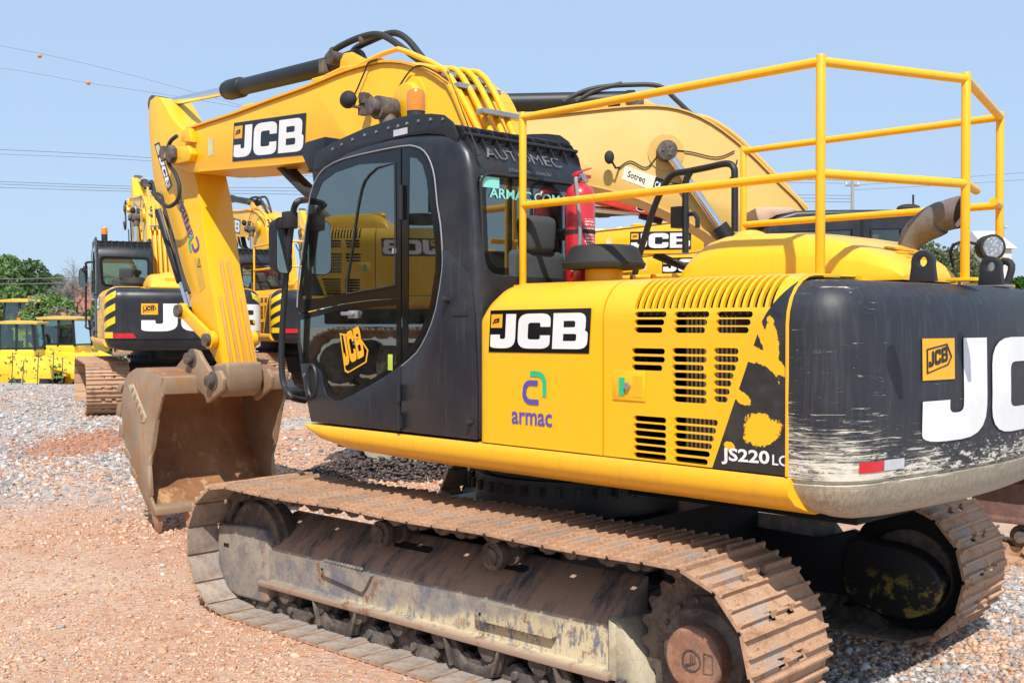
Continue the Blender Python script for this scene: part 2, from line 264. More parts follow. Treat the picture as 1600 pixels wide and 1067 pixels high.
def tag(o, label=None, cat=None, group=None, kind=None):
    for k, v in (('label', label), ('category', cat), ('group', group), ('kind', kind)):
        if v: o[k] = v
    return o
def subtree(o): return [o]+[q for c in o.children for q in subtree(c)]
def copy_tree(o, parent=None, skip=(), swap=None):
    c = o.copy(); COL.objects.link(c); c.parent = parent
    if swap and c.type == 'MESH':
        for i, s in enumerate(c.material_slots):
            if s.material and s.material.name in swap: k = swap[s.material.name]; s.link = 'OBJECT'; s.material = MATS[k]
    for ch in list(o.children):
        if ch.name.split('.')[0] not in skip: copy_tree(ch, c, skip, swap)
    return c
def boolean(o, cutters, op='DIFFERENCE'):
    for c in cutters:
        c.parent = o.parent; m = o.modifiers.new('b', 'BOOLEAN'); m.operation = op; m.solver = 'EXACT'; m.use_self = True; m.object = c
    dg = bpy.context.evaluated_depsgraph_get(); me = bpy.data.meshes.new_from_object(o.evaluated_get(dg)); o.modifiers.clear(); old = o.data; o.data = me
    for c in cutters: bpy.data.objects.remove(c)
    me.shade_smooth(); me.set_sharp_from_angle(angle=R(32)); me.name = old.name; return o
def arc(cx, cy, r, a0, a1, n): return [(cx+r*math.cos(R(a0+(a1-a0)*i/n)), cy+r*math.sin(R(a0+(a1-a0)*i/n))) for i in range(n+1)]
def roundpoly(pts, n=5):    # pts: (x, y, radius)
    out = []; m = len(pts)
    for i in range(m):
        p = Vector(pts[i][:2]); r = pts[i][2] if len(pts[i]) > 2 else 0
        if r <= 0: out.append(tuple(p)); continue
        a = (Vector(pts[i-1][:2])-p); b = (Vector(pts[(i+1) % m][:2])-p); ra = min(r, a.length*.49); rb = min(r, b.length*.49); a.normalize(); b.normalize()
        for k in range(n+1):
            t = k/n; q = (p+a*ra)*(1-t)**2+p*2*t*(1-t)+(p+b*rb)*t*t; out.append(tuple(q))
    return out
def smoothpoly(pts, n=4, closed=False):   # Catmull-Rom
    P = [Vector(p) for p in pts]; m = len(P); out = []
    for i in range(m if closed else m-1):
        p0, p1, p2, p3 = (P[(i-1) % m], P[i], P[(i+1) % m], P[(i+2) % m]) if closed else (P[max(i-1, 0)], P[i], P[i+1], P[min(i+2, m-1)])
        for k in range(n):
            t = k/n; out.append(.5*((2*p1)+(p2-p0)*t+(2*p0-5*p1+4*p2-p3)*t*t+(3*p1-p0-3*p2+p3)*t**3))
    if not closed: out.append(P[-1])
    return [tuple(q) for q in out]
def flat(loops, mapf, mat, name, parent=None, grid=0, thick=0):    # loops: outline + holes in 2D; mapf(u, v) -> point
    V = [Vector((p[0], p[1], 0)) for L in loops for p in L]; T = tessellate_polygon([[Vector((p[0], p[1], 0)) for p in L] for L in loops])
    bm = bmesh.new(); vs = [bm.verts.new(v) for v in V]
    for t in T:
        try: bm.faces.new([vs[i] for i in t])
        except ValueError: pass
    if grid:
        us = [v.x for v in V]; ws = [v.y for v in V]
        for ax, lo, hi in ((0, min(us), max(us)), (1, min(ws), max(ws))):
            k = lo+grid
            while k < hi:
                co = [0, 0, 0]; no = [0, 0, 0]; co[ax] = k; no[ax] = 1
                bmesh.ops.bisect_plane(bm, geom=bm.verts[:]+bm.edges[:]+bm.faces[:], plane_co=co, plane_no=no, dist=1e-6); k += grid
    for v in bm.verts: v.co = Vector(mapf(v.co.x, v.co.y))
    bmesh.ops.recalc_face_normals(bm, faces=bm.faces)
    me = bpy.data.meshes.new(name); bm.to_mesh(me); bm.free(); me.materials.append(MATS[mat]); return link(name, me, parent)
def joinflat(parts, mapf, mat, name, parent, grid=0):
    objs = [flat(p, mapf, mat, name, None, grid) for p in parts]; bm = bmesh.new()
    for o in objs: bm.from_mesh(o.data)
    for o in objs: bpy.data.objects.remove(o)
    me = bpy.data.meshes.new(name); bm.to_mesh(me); bm.free(); me.materials.append(MATS[mat]); return link(name, me, parent)
J_ = [[(0, .40), (0, .16, .0), (0, 0, .24), (.70, 0, .30), (.70, 1), (.42, 1), (.42, .27, .07), (.27, .27, .06), (.27, .40)]]
C_ = [[(.86, .62), (.86, 1, .26), (0, 1, .28), (0, 0, .28), (.86, 0, .26), (.86, .38), (.60, .38), (.60, .26, .06), (.27, .26, .08), (.27, .74, .08), (.60, .74, .06), (.60, .62)]]
B_ = [[(0, 0), (0, 1), (.82, 1, .2), (.82, .56, .08), (.80, .52), (.88, .46, .06), (.88, 0, .24)], [(.27, .60), (.56, .60, .05), (.56, .78, .05), (.27, .78)], [(.27, .22), (.60, .22, .06), (.60, .42, .06), (.27, .42)]]
def jcb_letters(h, gap=.07, sx=1.0):
    out = []; u = 0
    for g, wd in ((J_, .70), (C_, .86), (B_, .88)):
        out.append([[((u+x)*h*sx, y*h) for x, y in roundpoly(L)] for L in g]); u += wd+gap
    return out, (u-gap)*h*sx
def jcb(parent, mapf, h, plate=True, small=True, sx=1.0, grid=0, off=0, mat='white_vinyl', name='logo', pm='window_black'):
    """letters with their lower left at (0,0); a plate behind; a little square badge top left"""
    L, wd = jcb_letters(h, sx=sx); m1 = lambda u, v: mapf(u, v, .006); m0 = lambda u, v: mapf(u, v, .003)
    objs = []
    if plate: objs.append(flat([[(-.07*h, -.12*h), (wd+.07*h, -.12*h), (wd+.07*h, 1.12*h), (-.07*h, 1.12*h)]], m0, pm, name+'_plate', parent, grid))
    objs.append(joinflat(L, m1, mat, name+'_lettering', parent, grid))
    if small:
        q = .30*h*sx; b = flat([[(0*h, .60*h), (.32*h*sx, .60*h), (.32*h*sx, 1.0*h), (0, 1.0*h)]], m1, 'orange_vinyl', name+'_badge', parent, grid); objs.append(b)
        LL, ww = jcb_letters(.15*h); k = .19*h*sx/ww; q0 = [(.035, .66), (.035, .90), (.24, .95), (.29, .82), (.25, .74)]
        if h > .4: flat([[(x*h*sx, y*h) for x, y in q0], [((.155+(x-.155)*.88)*h*sx, (.81+(y-.81)*.88)*h) for x, y in q0]], lambda u, v: mapf(u, v, .0085), 'window_black', name+'_badge_outline', parent)
        joinflat([[[(.055*h*sx+x*k, .72*h+y*k*1.1+.18*x*k) for x, y in l] for l in g] for g in LL], lambda u, v: mapf(u, v, .0085), 'window_black', name+'_badge_lettering', parent, grid)
    return objs
def text(s, size, M, mat, parent, name='lettering', bold=0, sx=1., align='LEFT', mapf=None):
    cu = bpy.data.curves.new('t', 'FONT'); cu.body = s; cu.size = size; cu.offset = bold; cu.align_x = align; cu.resolution_u = 3
    o = bpy.data.objects.new('t', cu); COL.objects.link(o); dg = bpy.context.evaluated_depsgraph_get(); me = bpy.data.meshes.new_from_object(o.evaluated_get(dg)); bpy.data.objects.remove(o)
    for v in me.vertices:
        p = Vector((v.co.x*sx, v.co.y, 0)); v.co = Vector(mapf(p.x, p.y)) if mapf else M@p
    me.materials.clear(); me.materials.append(MATS[mat]); me.name = name; return link(name, me, parent)
def frame(o, u, v):      # matrix mapping text plane x->u, y->v
    u = Vector(u).normalized(); v = Vector(v); v = (v-u*v.dot(u)).normalized(); n = u.cross(v)
    return Matrix(((u.x, v.x, n.x, o[0]), (u.y, v.y, n.y, o[1]), (u.z, v.z, n.z, o[2]), (0, 0, 0, 1)))
def bezier(pts, n=6): return smoothpoly(pts, n)

# ------------------------------------------------------------------ ground
def make_ground():
    xs = np.concatenate([np.linspace(-900, -60, 12), np.linspace(-55, 55, 150), np.linspace(60, 900, 12)]); ys = np.concatenate([np.linspace(-300, -14, 8), np.linspace(-12, 60, 150), np.linspace(65, 1500, 16)])
    V = [(x, y, ground_z(x, y)) for y in ys for x in xs]; n = len(xs)
    F = [(j*n+i, j*n+i+1, (j+1)*n+i+1, (j+1)*n+i) for j in range(len(ys)-1) for i in range(n-1)]
    me = bpy.data.meshes.new('ground'); me.from_pydata(V, [], F); me.materials.append(MATS['soil']); me.shade_smooth(); tag(link('ground', me), kind='structure')
make_ground()
def rocks(name, pts, mat='pebbles'):     # pts: x, y, z, size, colour
    b = bmesh.new(); bmesh.ops.create_icosphere(b, subdivisions=1, radius=1); bv = np.array([v.co[:] for v in b.verts]); bf = np.array([[v.index for v in f.verts] for f in b.faces]); b.free()
    n = len(pts); P = np.array([p[:3] for p in pts]); S = np.array([p[3] for p in pts]); C = np.array([p[4] for p in pts]); k = len(bv)
    V = bv[None]*(1+rng.uniform(-.48, .45, (n, k, 1))); V = V*rng.uniform(.45, 1.35, (n, 1, 3))*np.array([1, 1, .6]); t = rng.uniform(0, 6.28, n)
    X = V[..., 0]*np.cos(t)[:, None]-V[..., 1]*np.sin(t)[:, None]; Y = V[..., 0]*np.sin(t)[:, None]+V[..., 1]*np.cos(t)[:, None]
    V = np.stack([X, Y, V[..., 2]], -1)*S[:, None, None]+P[:, None]; F = (bf[None]+(np.arange(n)*k)[:, None, None]).reshape(-1, 3)
    me = bpy.data.meshes.new(name); me.vertices.add(n*k); me.vertices.foreach_set('co', V.reshape(-1)); me.loops.add(F.size); me.loops.foreach_set('vertex_index', F.reshape(-1).astype(np.int32))
    me.polygons.add(len(F)); me.polygons.foreach_set('loop_start', np.arange(0, F.size, 3, dtype=np.int32)); me.polygons.foreach_set('loop_total', np.full(len(F), 3, np.int32)); me.update(); me.validate()
    at = me.color_attributes.new('tint', 'FLOAT_COLOR', 'POINT'); cc = np.ones((n*k, 4)); cc[:, :3] = np.repeat(C, k, 0); at.data.foreach_set('color', cc.reshape(-1)); me.materials.append(MATS[mat]); return link(name, me)
OR = [(.56, .33, .20), (.60, .39, .26), (.52, .28, .165), (.47, .23, .13), (.62, .43, .30), (.57, .39, .27)]; GR = [(.36, .34, .33), (.48, .46, .44), (.27, .26, .26), (.58, .56, .54), (.42, .34, .29), (.2, .2, .2)]
def scatter():
    pts = []
    def region(n, px0, px1, d0, d1, pg, smin, smax, var=.3, soft=0, pw=2.6):
        for _ in range(n):
            d = 1/rng.uniform(1/d1, 1/d0); x = rng.uniform((px0-800)/FPX, (px1-800)/FPX)*d
            s = smin*(smax/smin)**(rng.random()**pw)
            if soft and (rng.random() > sst(d0, d0+soft, d+.9*math.sin(x*1.7)+.5*math.sin(x*4+d)) or (x+6.1)**2/.62+(d-15.9)**2/1.7 < rng.uniform(.35, 1.3)): continue
            g = pg+var*math.sin(x*2.1+d*1.7)*math.sin(x*.7-d); c = np.array((GR if rng.random() < g else OR)[rng.integers(6)])*rng.uniform(.8, 1.2)
            pts.append((x, d, ground_z(x, d)+s*.15, s, c))
    region(12000, -20, 460, 5.6, 9.5, .02, .004, .019, .06); region(9000, -20, 520, 9.5, 15, .08, .006, .032, .12); region(19000, -20, 330, 10.6, 27, .78, .012, .048, .3, 3.5); region(120, -20, 520, 5.8, 13, .12, .018, .038, .1, 0, 1.2)
    region(15000, 1150, 1620, 5.2, 9.5, .50, .006, .032, .35); region(2500, 480, 900, 8.5, 14, .12, .01, .035, .1); region(3000, 400, 700, 11, 22, .3, .02, .05); region(4000, 300, 1200, 5.4, 9, .15, .006, .02)
    for _ in range(900):
        x, d = rng.normal(-6.15, .5), rng.normal(15.9, .8); s = rng.uniform(.012, .04); pts.append((x, d, ground_z(x, d)+s*.2, s, np.array((.40, .19, .11))*rng.uniform(.8, 1.25)))
    for _ in range(500):
        x, d = rng.normal(-3.2, .35), rng.normal(10.6, .25); s = rng.uniform(.006, .028); pts.append((x, d, ground_z(x, d)+s*.2, s, np.array(OR[rng.integers(6)])*rng.uniform(.85, 1.15)))
    tag(rocks('loose_gravel', pts), kind='stuff')
    pts = []
    for _ in range(7000):      # mound of crushed stone behind the track, shadow painted into its dark colours
        q = rng.normal(0, 1, 2)*.33; u = q[0]*2.2; v = q[1]; hgt = max(0, .30*(1-(u*u/1.7+v*v/.32)));
        if hgt <= 0: continue
        x = -1.25+u; y = 13.5+v*1.2; c = np.array([(.08, .06, .06), (.12, .09, .085), (.05, .045, .05)][rng.integers(3)]); pts.append((x, y, ground_z(x, y)+hgt*rng.uniform(.3, 1), rng.uniform(.012, .034), c))
    tag(rocks('shaded_stone_heap', pts), 'low heap of crushed stone with its shadow painted in dark, on the reddish ground behind the near crawler track', 'stone heap')
scatter()
# ------------------------------------------------------------------ the excavator (house frame: x forward, y left, z up, origin on the slew axis)
W = 1.264; DT = AT-AH
TRY = 1.197; SHW = .695; NS = 49
def track_path():
    P = []; zc = .44; r = .415; xr, xf = -1.765, 1.76
    for i in range(60): P.append((xf+(xr-xf)*i/60, zc+r-.012*abs(math.sin(math.pi*3*i/60))))
    P += [(xr+r*math.cos(R(90+180*i/30)), zc+r*math.sin(R(90+180*i/30))) for i in range(30)]
    P += [(xr+(xf-xr)*i/60, zc-r) for i in range(60)]
    P += [(xf+r*math.cos(R(-90+180*i/30)), zc+r*math.sin(R(-90+180*i/30))) for i in range(31)]
    P = np.array(P); d = np.r_[0, np.cumsum(np.linalg.norm(np.diff(P, axis=0), axis=1))]; q = np.linspace(0, d[-1], NS+1)+.04
    q = q % d[-1]; return np.c_[np.interp(q, d, P[:, 0]), np.interp(q, d, P[:, 1])]
TPTS = track_path()
def shoe_mesh(variant=0):
    L = .0905; m = MB(); head = [(-L-.010, .010), (-L-.010, .018), (-L+.004, .020), (-L+.008, .042), (-L+.020, .042), (-L+.028, .018), (-.008, .018), (-.004, .040), (.008, .040), (.012, .018)]; foot = [(-L+.004, 0), (-L+.004, .010)]
    prof = head+[(.062, .018), (.066, .042), (.078, .042), (.083, .018), (.104, .016), (.104, .010), (L-.002, .010), (L-.002, 0)]+foot; w = SHW/2; short = head+[(.058, .018), (.058, 0)]+foot
    for a, b, p in ((-w, -.115, prof), (-.115, -.05, short), (-.05, .05, prof), (.05, .115, short), (.115, w, prof)): m.prism(p, a, b)
    me = m.mesh('track_shoe', ['shoe_steel', 'shoe_inner'], bevel=0, smooth=25, weld=False)
    for p in me.polygons:
        if p.normal.z < -.5: p.material_index = 1
    for v in me.vertices: v.co.z += .0025*math.sin(v.co.y*23+variant*2)*(v.co.z > .03); v.co.x += .0015*math.sin(v.co.y*31+variant)
    return me
SHOES = [shoe_mesh(i) for i in range(3)]
def chain_mesh():
    m = MB()
    for i in range(NS):
        a, b = Vector(TPTS[i]), Vector(TPTS[i+1]); c = (a+b)/2; t = (b-a).normalized(); n = Vector((t.y, -t.x)); n = n if n.dot(c-Vector((max(-1.76, min(1.76, c.x)), .44))) > 0 else -n
        M = lambda x, z: (c.x+t.x*x+n.x*z, c.y+t.y*x+n.y*z)
        pl = [M(*p) for p in ((-.10, -.012), (-.085, -.0), (.085, 0), (.1, -.012), (.118, -.05), (.112, -.085), (.085, -.1), (.05, -.095), (.03, -.075), (-.03, -.075), (-.05, -.095), (-.085, -.1), (-.11, -.08), (-.115, -.05))]
        for s in (-1, 1): m.prism(pl, s*.075+(.014 if i % 2 else -.014)-.015, s*.075+(.014 if i % 2 else -.014)+.015)
        q = M(.095, -.052); m.cyl((q[0], -.12, q[1]), (q[0], .12, q[1]), .024, 10)
    return m.mesh('track', 'link_steel', smooth=30, weld=False)
CHAIN = chain_mesh()
def merged_track():
    bm = bmesh.new(); bm.from_mesh(CHAIN)
    for M in shoe_mats():
        t = bmesh.new(); t.from_mesh(SHOES[0]); bmesh.ops.transform(t, matrix=M, verts=t.verts); k = bpy.data.meshes.new('x'); t.to_mesh(k); bm.from_mesh(k); t.free(); bpy.data.meshes.remove(k)
    me = bpy.data.meshes.new('track'); bm.to_mesh(me); bm.free(); me.materials.append(MATS['shoe_steel']); return me
def shoe_mats():
    out = []
    for i in range(NS):
        a, b = Vector(TPTS[i]), Vector(TPTS[i+1]); c = (a+b)/2; t = (b-a).normalized(); n = Vector((-t.y, t.x)); 
        # path runs backwards along the top, so outward is to the right of travel
        n = Vector((t.y, -t.x)) if t.x < 0 and c.y > .44 or abs(c.x) > 1.7 else n
        out_ = c-Vector((max(-1.76, min(1.76, c.x)), .44)); n = n if n.dot(out_) > 0 else -n
        ang = math.atan2(t.y, t.x); X = Vector((t.x, 0, t.y)); Z = Vector((n.x, 0, n.y)); Y = Z.cross(X)
        out.append(Matrix(((X.x, Y.x, Z.x, c.x), (X.y, Y.y, Z.y, 0), (X.z, Y.z, Z.z, c.y), (0, 0, 0, 1))))
    return out
MERGED = merged_track()
def track_parts(root, rot, full=True):
    """both crawler tracks with frames, rollers, idlers and sprockets"""
    for sd in (1, -1):
        tr = link('track', CHAIN if full else MERGED, root); tr.rotation_euler.z = rot; c, s = math.cos(rot), math.sin(rot); tr.location = (-s*sd*TRY, c*sd*TRY, 0)
        if full:
            for i, M in enumerate(shoe_mats()):
                o = link('track_shoe', SHOES[i % 3], tr); o.matrix_local = M
        def put(o): o.rotation_euler.z = rot; o.scale.y = sd; return o
        # frame beam
        m = MB(); sec = [(1.365, .20), (1.365, .232), (1.305, .245), (1.30, .455), (1.275, .49), (1.06, .655), (1.02, .66), (1.02, .20)]; m.prism(sec, -1.30, 1.62, 'x')
        me = m.mesh('track_frame', ['frame_paint', 'frame_top'], bevel=.006, smooth=30)
        for p in me.polygons:
            if p.normal.z > .35 and p.center.z > .45: p.material_index = 1
        fr = put(link('track_frame', me, root))
        if not full: continue
        pl = TP(1.3, [(346, 822), (352, 818), (400, 822), (416, 826), (425, 842), (425, 938), (421, 941), (376, 929), (362, 918), (347, 880)])
        put(MB().prism(pl, 1.06, 1.335).build('idler_cover', 'frame_paint', root, bevel=.02, seg=3))
        m = MB(); m.box((1.99, 1.333, .40), (2.05, 1.338, .425)); put(m.build('cover_slot', 'dark_inside', root))
        # rear end plate
        m = MB(); m.prism([(-1.30, .20), (-1.30, .49), (-1.345, .47), (-1.49, .215), (-1.49, .20)], 1.04, 1.31); m.prism([(-1.28, .2), (-1.28, .50), (-1.325, .47), (-1.325, .2)], 1.0, 1.33); put(m.build('frame_end_plate', 'cream_steel', root, bevel=.006))
        for x0, x1, y in ((.99, .50, .43), (-.38, -.92, .43)):      # bolted-on steps with a serrated edge
            m = MB(); zt, zb = (.455, .37) if x0 > .8 else (.44, .335)
            m.prism(roundpoly([(x0, zb, .03), (x0, zt, .02), (x1, zt-.005, .02), (x1-.02, zb-.0, .02)] if x0 < 0 else [(x0, zb, .03), (x0, zt, .02), (x1, zt-.02, .02), (x1+.08, zb-.05, .02)]), 1.302, 1.328 if x0 > .8 else 1.345)
            k = x0-.04
            while k > x1+.1: m.prism([(k, zb-.002), (k-.006, zb-.016), (k-.018, zb-.016), (k-.024, zb-.002)] if x0 < .8 else [(k, zt), (k-.006, zt+.013), (k-.016, zt+.013), (k-.022, zt)], 1.315, 1.332); k -= .031
            st = put(m.build('side_step', 'frame_paint', root, smooth=25))
            h = MB(); h.box((x0-.05, 1.343, zb+.03), (x0-.035, 1.349, zb+.045)); h.build('bolt_hole', 'dark_inside', st)
        for x in (.34, -.42):      # slots in the sloped deck of the beam
            m = MB()
            if 1:
                q = [(x-.15, 1.115), (x+.15, 1.115), (x+.17, 1.135), (x+.15, 1.155), (x-.15, 1.155), (x-.17, 1.135)]; zf = lambda y: .49+(1.275-y)*(.165/.215)+.003
                m.add([(a, b, zf(b)) for a, b in q], [tuple(range(6))])
            put(m.build('deck_slot', 'dark_inside', root, smooth=0))
        for i in range(8):      # bottom rollers
            x = 1.36-i*.365; m = MB(); m.tube([(x, .98, .155), (x, 1.05, .155), (x, 1.052, .155), (x, 1.16, .155), (x, 1.162, .155), (x, 1.27, .155)], [.10, .10, .075, .075, .10, .10], 20); m.cyl((x, 1.27, .175), (x, 1.335, .175), .058, 16)
            m.prism(roundpoly([(x-.085, .215), (x+.085, .215), (x+.075, .135, .05), (x-.075, .135, .05)]), 1.255, 1.325); put(m.build('track_roller', 'pin_steel', root, bevel=.004))
        for x in (.82, -.36, -1.16):      # chain guards
            m = MB(); o1 = [(x+.22, .215), (x+.165, .045), (x+.10, .025), (x-.10, .025), (x-.165, .045), (x-.22, .215), (x-.17, .215), (x-.10, .10), (x-.06, .075), (x+.06, .075), (x+.10, .10), (x+.17, .215)]
            m.prism(o1, 1.285, 1.325); m.prism([(x+.22, .215), (x+.165, .05), (x+.15, .05), (x+.20, .215)], 1.325, 1.36); m.prism([(x-.22, .215), (x-.165, .05), (x-.15, .05), (x-.20, .215)], 1.325, 1.36); put(m.build('track_guard', 'pin_steel', root, bevel=.004))
        for x in (.49, -.44):      # carrier rollers
            m = MB(); m.tube([(x, 1.08, .675), (x, 1.13, .675), (x, 1.132, .675), (x, 1.22, .675), (x, 1.222, .675), (x, 1.27, .675)], [.075, .075, .062, .062, .08, .08], 20); m.cyl((x, 1.0, .675), (x, 1.285, .675), .045, 16); m.box((x-.05, .98, .55), (x+.05, 1.06, .70))
            for t in range(6): m.cyl((x+.055*math.cos(t*1.05), 1.26, .675+.055*math.sin(t*1.05)), (x+.055*math.cos(t*1.05), 1.277, .675+.055*math.sin(t*1.05)), .008, 6)
            put(m.build('carrier_roller', 'pin_steel', root, bevel=.003))
        m = MB(); x, z = 1.76, .44; m.tube([(x, TRY-.09, z), (x, TRY-.085, z), (x, TRY-.04, z), (x, TRY-.038, z), (x, TRY+.038, z), (x, TRY+.04, z), (x, TRY+.085, z), (x, TRY+.09, z)], [.26, .29, .29, .325, .325, .29, .29, .26], 40); m.cyl((x, TRY-.1, z), (x, TRY+.1, z), .10, 20); put(m.build('idler', 'pin_steel', root, bevel=.005))
        m = MB(); x = -1.775; z = .425; T = []
        for k in range(21*4): r = (.335, .335, .375, .375)[k % 4]; an = 2*math.pi*(k+.5)/84; T.append((x+r*math.cos(an), z+r*math.sin(an)))
        m.prism(T, TRY-.03, TRY+.03); put(m.build('sprocket', 'pin_steel', root, bevel=.004))
        x, z = -1.80, .415; m = MB(); m.tube([(x, 1.0, z), (x, 1.25, z), (x, 1.26, z), (x, 1.30, z)], [.265, .265, .235, .215], 40)
        for k in range(14): an = 2*math.pi*k/14; m.cyl((x+.245*math.cos(an), 1.24, z+.245*math.sin(an)), (x+.245*math.cos(an), 1.272, z+.245*math.sin(an)), .016, 6)
        hub = put(m.build('final_drive', 'pin_steel', root, bevel=.004)); MB().tube([(x, 1.29, z), (x, 1.375, z), (x, 1.39, z)], [.155, .15, .135], 40).build('hub_cap', 'drive_steel', hub, bevel=.004)
        m = MB(); yy = 1.392; m.tube([(x+.048*math.cos(t*.5236), yy, z+.048*math.sin(t*.5236)) for t in range(13)], .0045, 6)
        for k in range(3): q = .010+k*.012; m.tube([(x-q+.015, yy, z+.028), (x-q+.015, yy, z-.02+q*.3), (x+.028, yy, z-.02-k*.006)], .003, 5)
        m.tube([(x-.065, yy, z-.045), (x-.065, yy, z+.045), (x-.11, yy, z+.04), (x-.11, yy, z-.04), (x-.065, yy, z-.045)], .0025, 5); m.build('hub_emblem', 'pin_steel', hub)
        put(MB().tube([(-1.775, 1.02, .43), (-1.775, 1.06, .43), (-1.775, 1.08, .43)], [.20, .375, .375], 40).build('motor_housing', 'dark_inside', root))
        # inner guard of the travel motor
        pl = [(-1.47, .235), (-1.47, .585), (-1.66, .60), (-1.84, .585), (-1.98, .52), (-2.06, .40), (-2.02, .27), (-1.93, .20), (-1.78, .165)]
        put(MB().prism(smoothpoly(pl, 3, True), .845, 1.0).build('travel_motor_cover', 'guard_paint', root, bevel=.02, seg=3))
        m = MB(); m.prism([(-1.50, .22), (-1.50, .62), (-1.45, .64), (-1.2, .55), (.9, .62), (1.0, .3), (-1.2, .22)], .93, 1.02); put(m.build('inner_beam', 'black_steel', root, bevel=.01))
    m = MB(); m.prism([(-.75, -1.02), (-.75, 1.02), (-.45, .7), (-.4, .55), (.4, .55), (.45, .7), (.75, 1.02), (.75, -1.02), (.45, -.7), (.4, -.55), (-.4, -.55), (-.45, -.7)], .46, .78, 'z'); m.cyl((0, 0, .78), (0, 0, .99), .66, 48); m.cyl((0, 0, .99), (0, 0, 1.13), .60, 48)
    for k in range(36): an = k*math.pi/18; m.cyl((.70*math.cos(an), .70*math.sin(an), .9), (.70*math.cos(an), .70*math.sin(an), .96), .017, 6)
    o = m.build('carbody', 'black_steel', root, smooth=30); o.rotation_euler.z = rot

# counterweight surface
def _cwplan():
    pts = [(-2.71+.08*(y/.95)**2, y) for y in np.linspace(0, .95, 16)]
    for t in np.linspace(0, 90, 14)[1:]:
        a = R(t); pts.append((-2.38-.25*math.cos(a)**.85, .95+.314*math.sin(a)**.85))
    pts.append((-2.345, 1.264)); return np.array(pts)
CWP = _cwplan(); CWT = np.r_[0, np.cumsum(np.linalg.norm(np.diff(CWP, axis=0), axis=1))]
CWZ = [(1.128, .20), (1.132, .13), (1.15, .085), (1.18, .045), (1.225, .018), (1.262, .004), (1.266, .016), (1.280, .016), (1.284, 0), (1.6, -.006), (1.93, 0), (2.0, .010), (2.05, .032), (2.09, .068), (2.115, .115), (2.125, .18), (2.128, .30)]
def cw(t, z, off=0.):
    s = -1 if t < 0 else 1; t = min(abs(t), CWT[-1]); zin = z; z = z if z > 1.26 else 1.26-(1.26-z)*(1.32-.32*sst(.8, 1.45, t)); x = np.interp(t, CWT, CWP[:, 0]); y = np.interp(t, CWT, CWP[:, 1])
    e = .01; x2 = np.interp(min(t+e, CWT[-1]), CWT, CWP[:, 0])-np.interp(max(t-e, 0), CWT, CWP[:, 0]); y2 = np.interp(min(t+e, CWT[-1]), CWT, CWP[:, 1])-np.interp(max(t-e, 0), CWT, CWP[:, 1])
    L = math.hypot(x2, y2); nx, ny = -y2/L, x2/L; ins = np.interp(zin, [q[0] for q in CWZ], [q[1] for q in CWZ])-off
    return (x-nx*ins, s*(y-ny*ins), z)
def build_counterweight(root):
    ts = np.concatenate([-CWT[::-1], CWT[1:]]); n = len(ts); V = []; F = []
    for z, ins in CWZ: V += [cw(t, z) for t in ts]
    k = len(CWZ)
    for j in range(k-1):
        for i in range(n-1): F.append((j*n+i, j*n+i+1, (j+1)*n+i+1, (j+1)*n+i))
        F.append((j*n+n-1, j*n, (j+1)*n, (j+1)*n+n-1))
    F.append(tuple(range(n))[::-1]); F.append(tuple(range((k-1)*n, k*n)))
    cwo = MB().add(V, F).build('counterweight', 'scraped_black', root, smooth=60)
    def onw(px, py):
        x = -2.66
        for _ in range(6): p = hx(px, py, x); x = float(np.interp(abs(p.y), CWP[:, 1], CWP[:, 0]))
        return p
    zt = onw(1500, 528).z; zb = onw(1480, 688).z; yl = onw(1438, 600).y; yr = onw(1539, 600).y; hh = zt-zb; sx = (yl-yr)/(.70*hh)
    mp = lambda u, v, o: cw(yl-u, zb+v, o)
    jcb(cwo, mp, hh, plate=False, sx=sx, grid=.05)
    for a, b, m in ((1.14, .99, 'reflector_red'), (.985, .84, 'reflector_white')): flat([[(-a, 1.315), (-b, 1.315), (-b, 1.36), (-a, 1.36)]], lambda u, v: cw(-u, v, .004), m, 'reflector', cwo, .03)
    for ep in ((1443, 432), (1549, 438)):      # lifting eyes
        x, y = hz(*ep, 2.12).xy; m = MB(); r = .044; o1 = [(x+.052, 2.10), (x+.044, 2.16)]+arc(x, 2.178, r, 0, 180, 10)+[(x-.044, 2.16), (x-.052, 2.10)]
        V = o1; hole = arc(x, 2.178, .021, 0, 360, 14)[:-1]; T = tessellate_polygon([[Vector((*p, 0)) for p in o1], [Vector((*p, 0)) for p in hole]]); al = o1+hole
        for yy in (y-.018, y+.018): m.add([(p[0], yy, p[1]) for p in al], [tuple(t) for t in T])
        for L in (o1, hole):
            q = len(L); m.add([(p[0], y-.018, p[1]) for p in L]+[(p[0], y+.018, p[1]) for p in L], [(i, (i+1) % q, (i+1) % q+q, i+q) for i in range(q)])
        e = m.build('lifting_eye', 'black_steel', cwo, bevel=.006, angle=60); 
    return cwo
def loft(secs):
    m = MB(); n = len(secs[0]); V = [p for s in secs for p in s]; F = [(j*n+i, j*n+(i+1) % n, (j+1)*n+(i+1) % n, (j+1)*n+i) for j in range(len(secs)-1) for i in range(n)]
    F.append(tuple(range(n))[::-1]); F.append(tuple(range((len(secs)-1)*n, len(secs)*n))); return m.add(V, F)
def slot(x0, x1, z, h=.018):
    r = h/2; return arc(x1+r, z, r, 90, 270, 4)+arc(x0-r, z, r, -90, 90, 4)
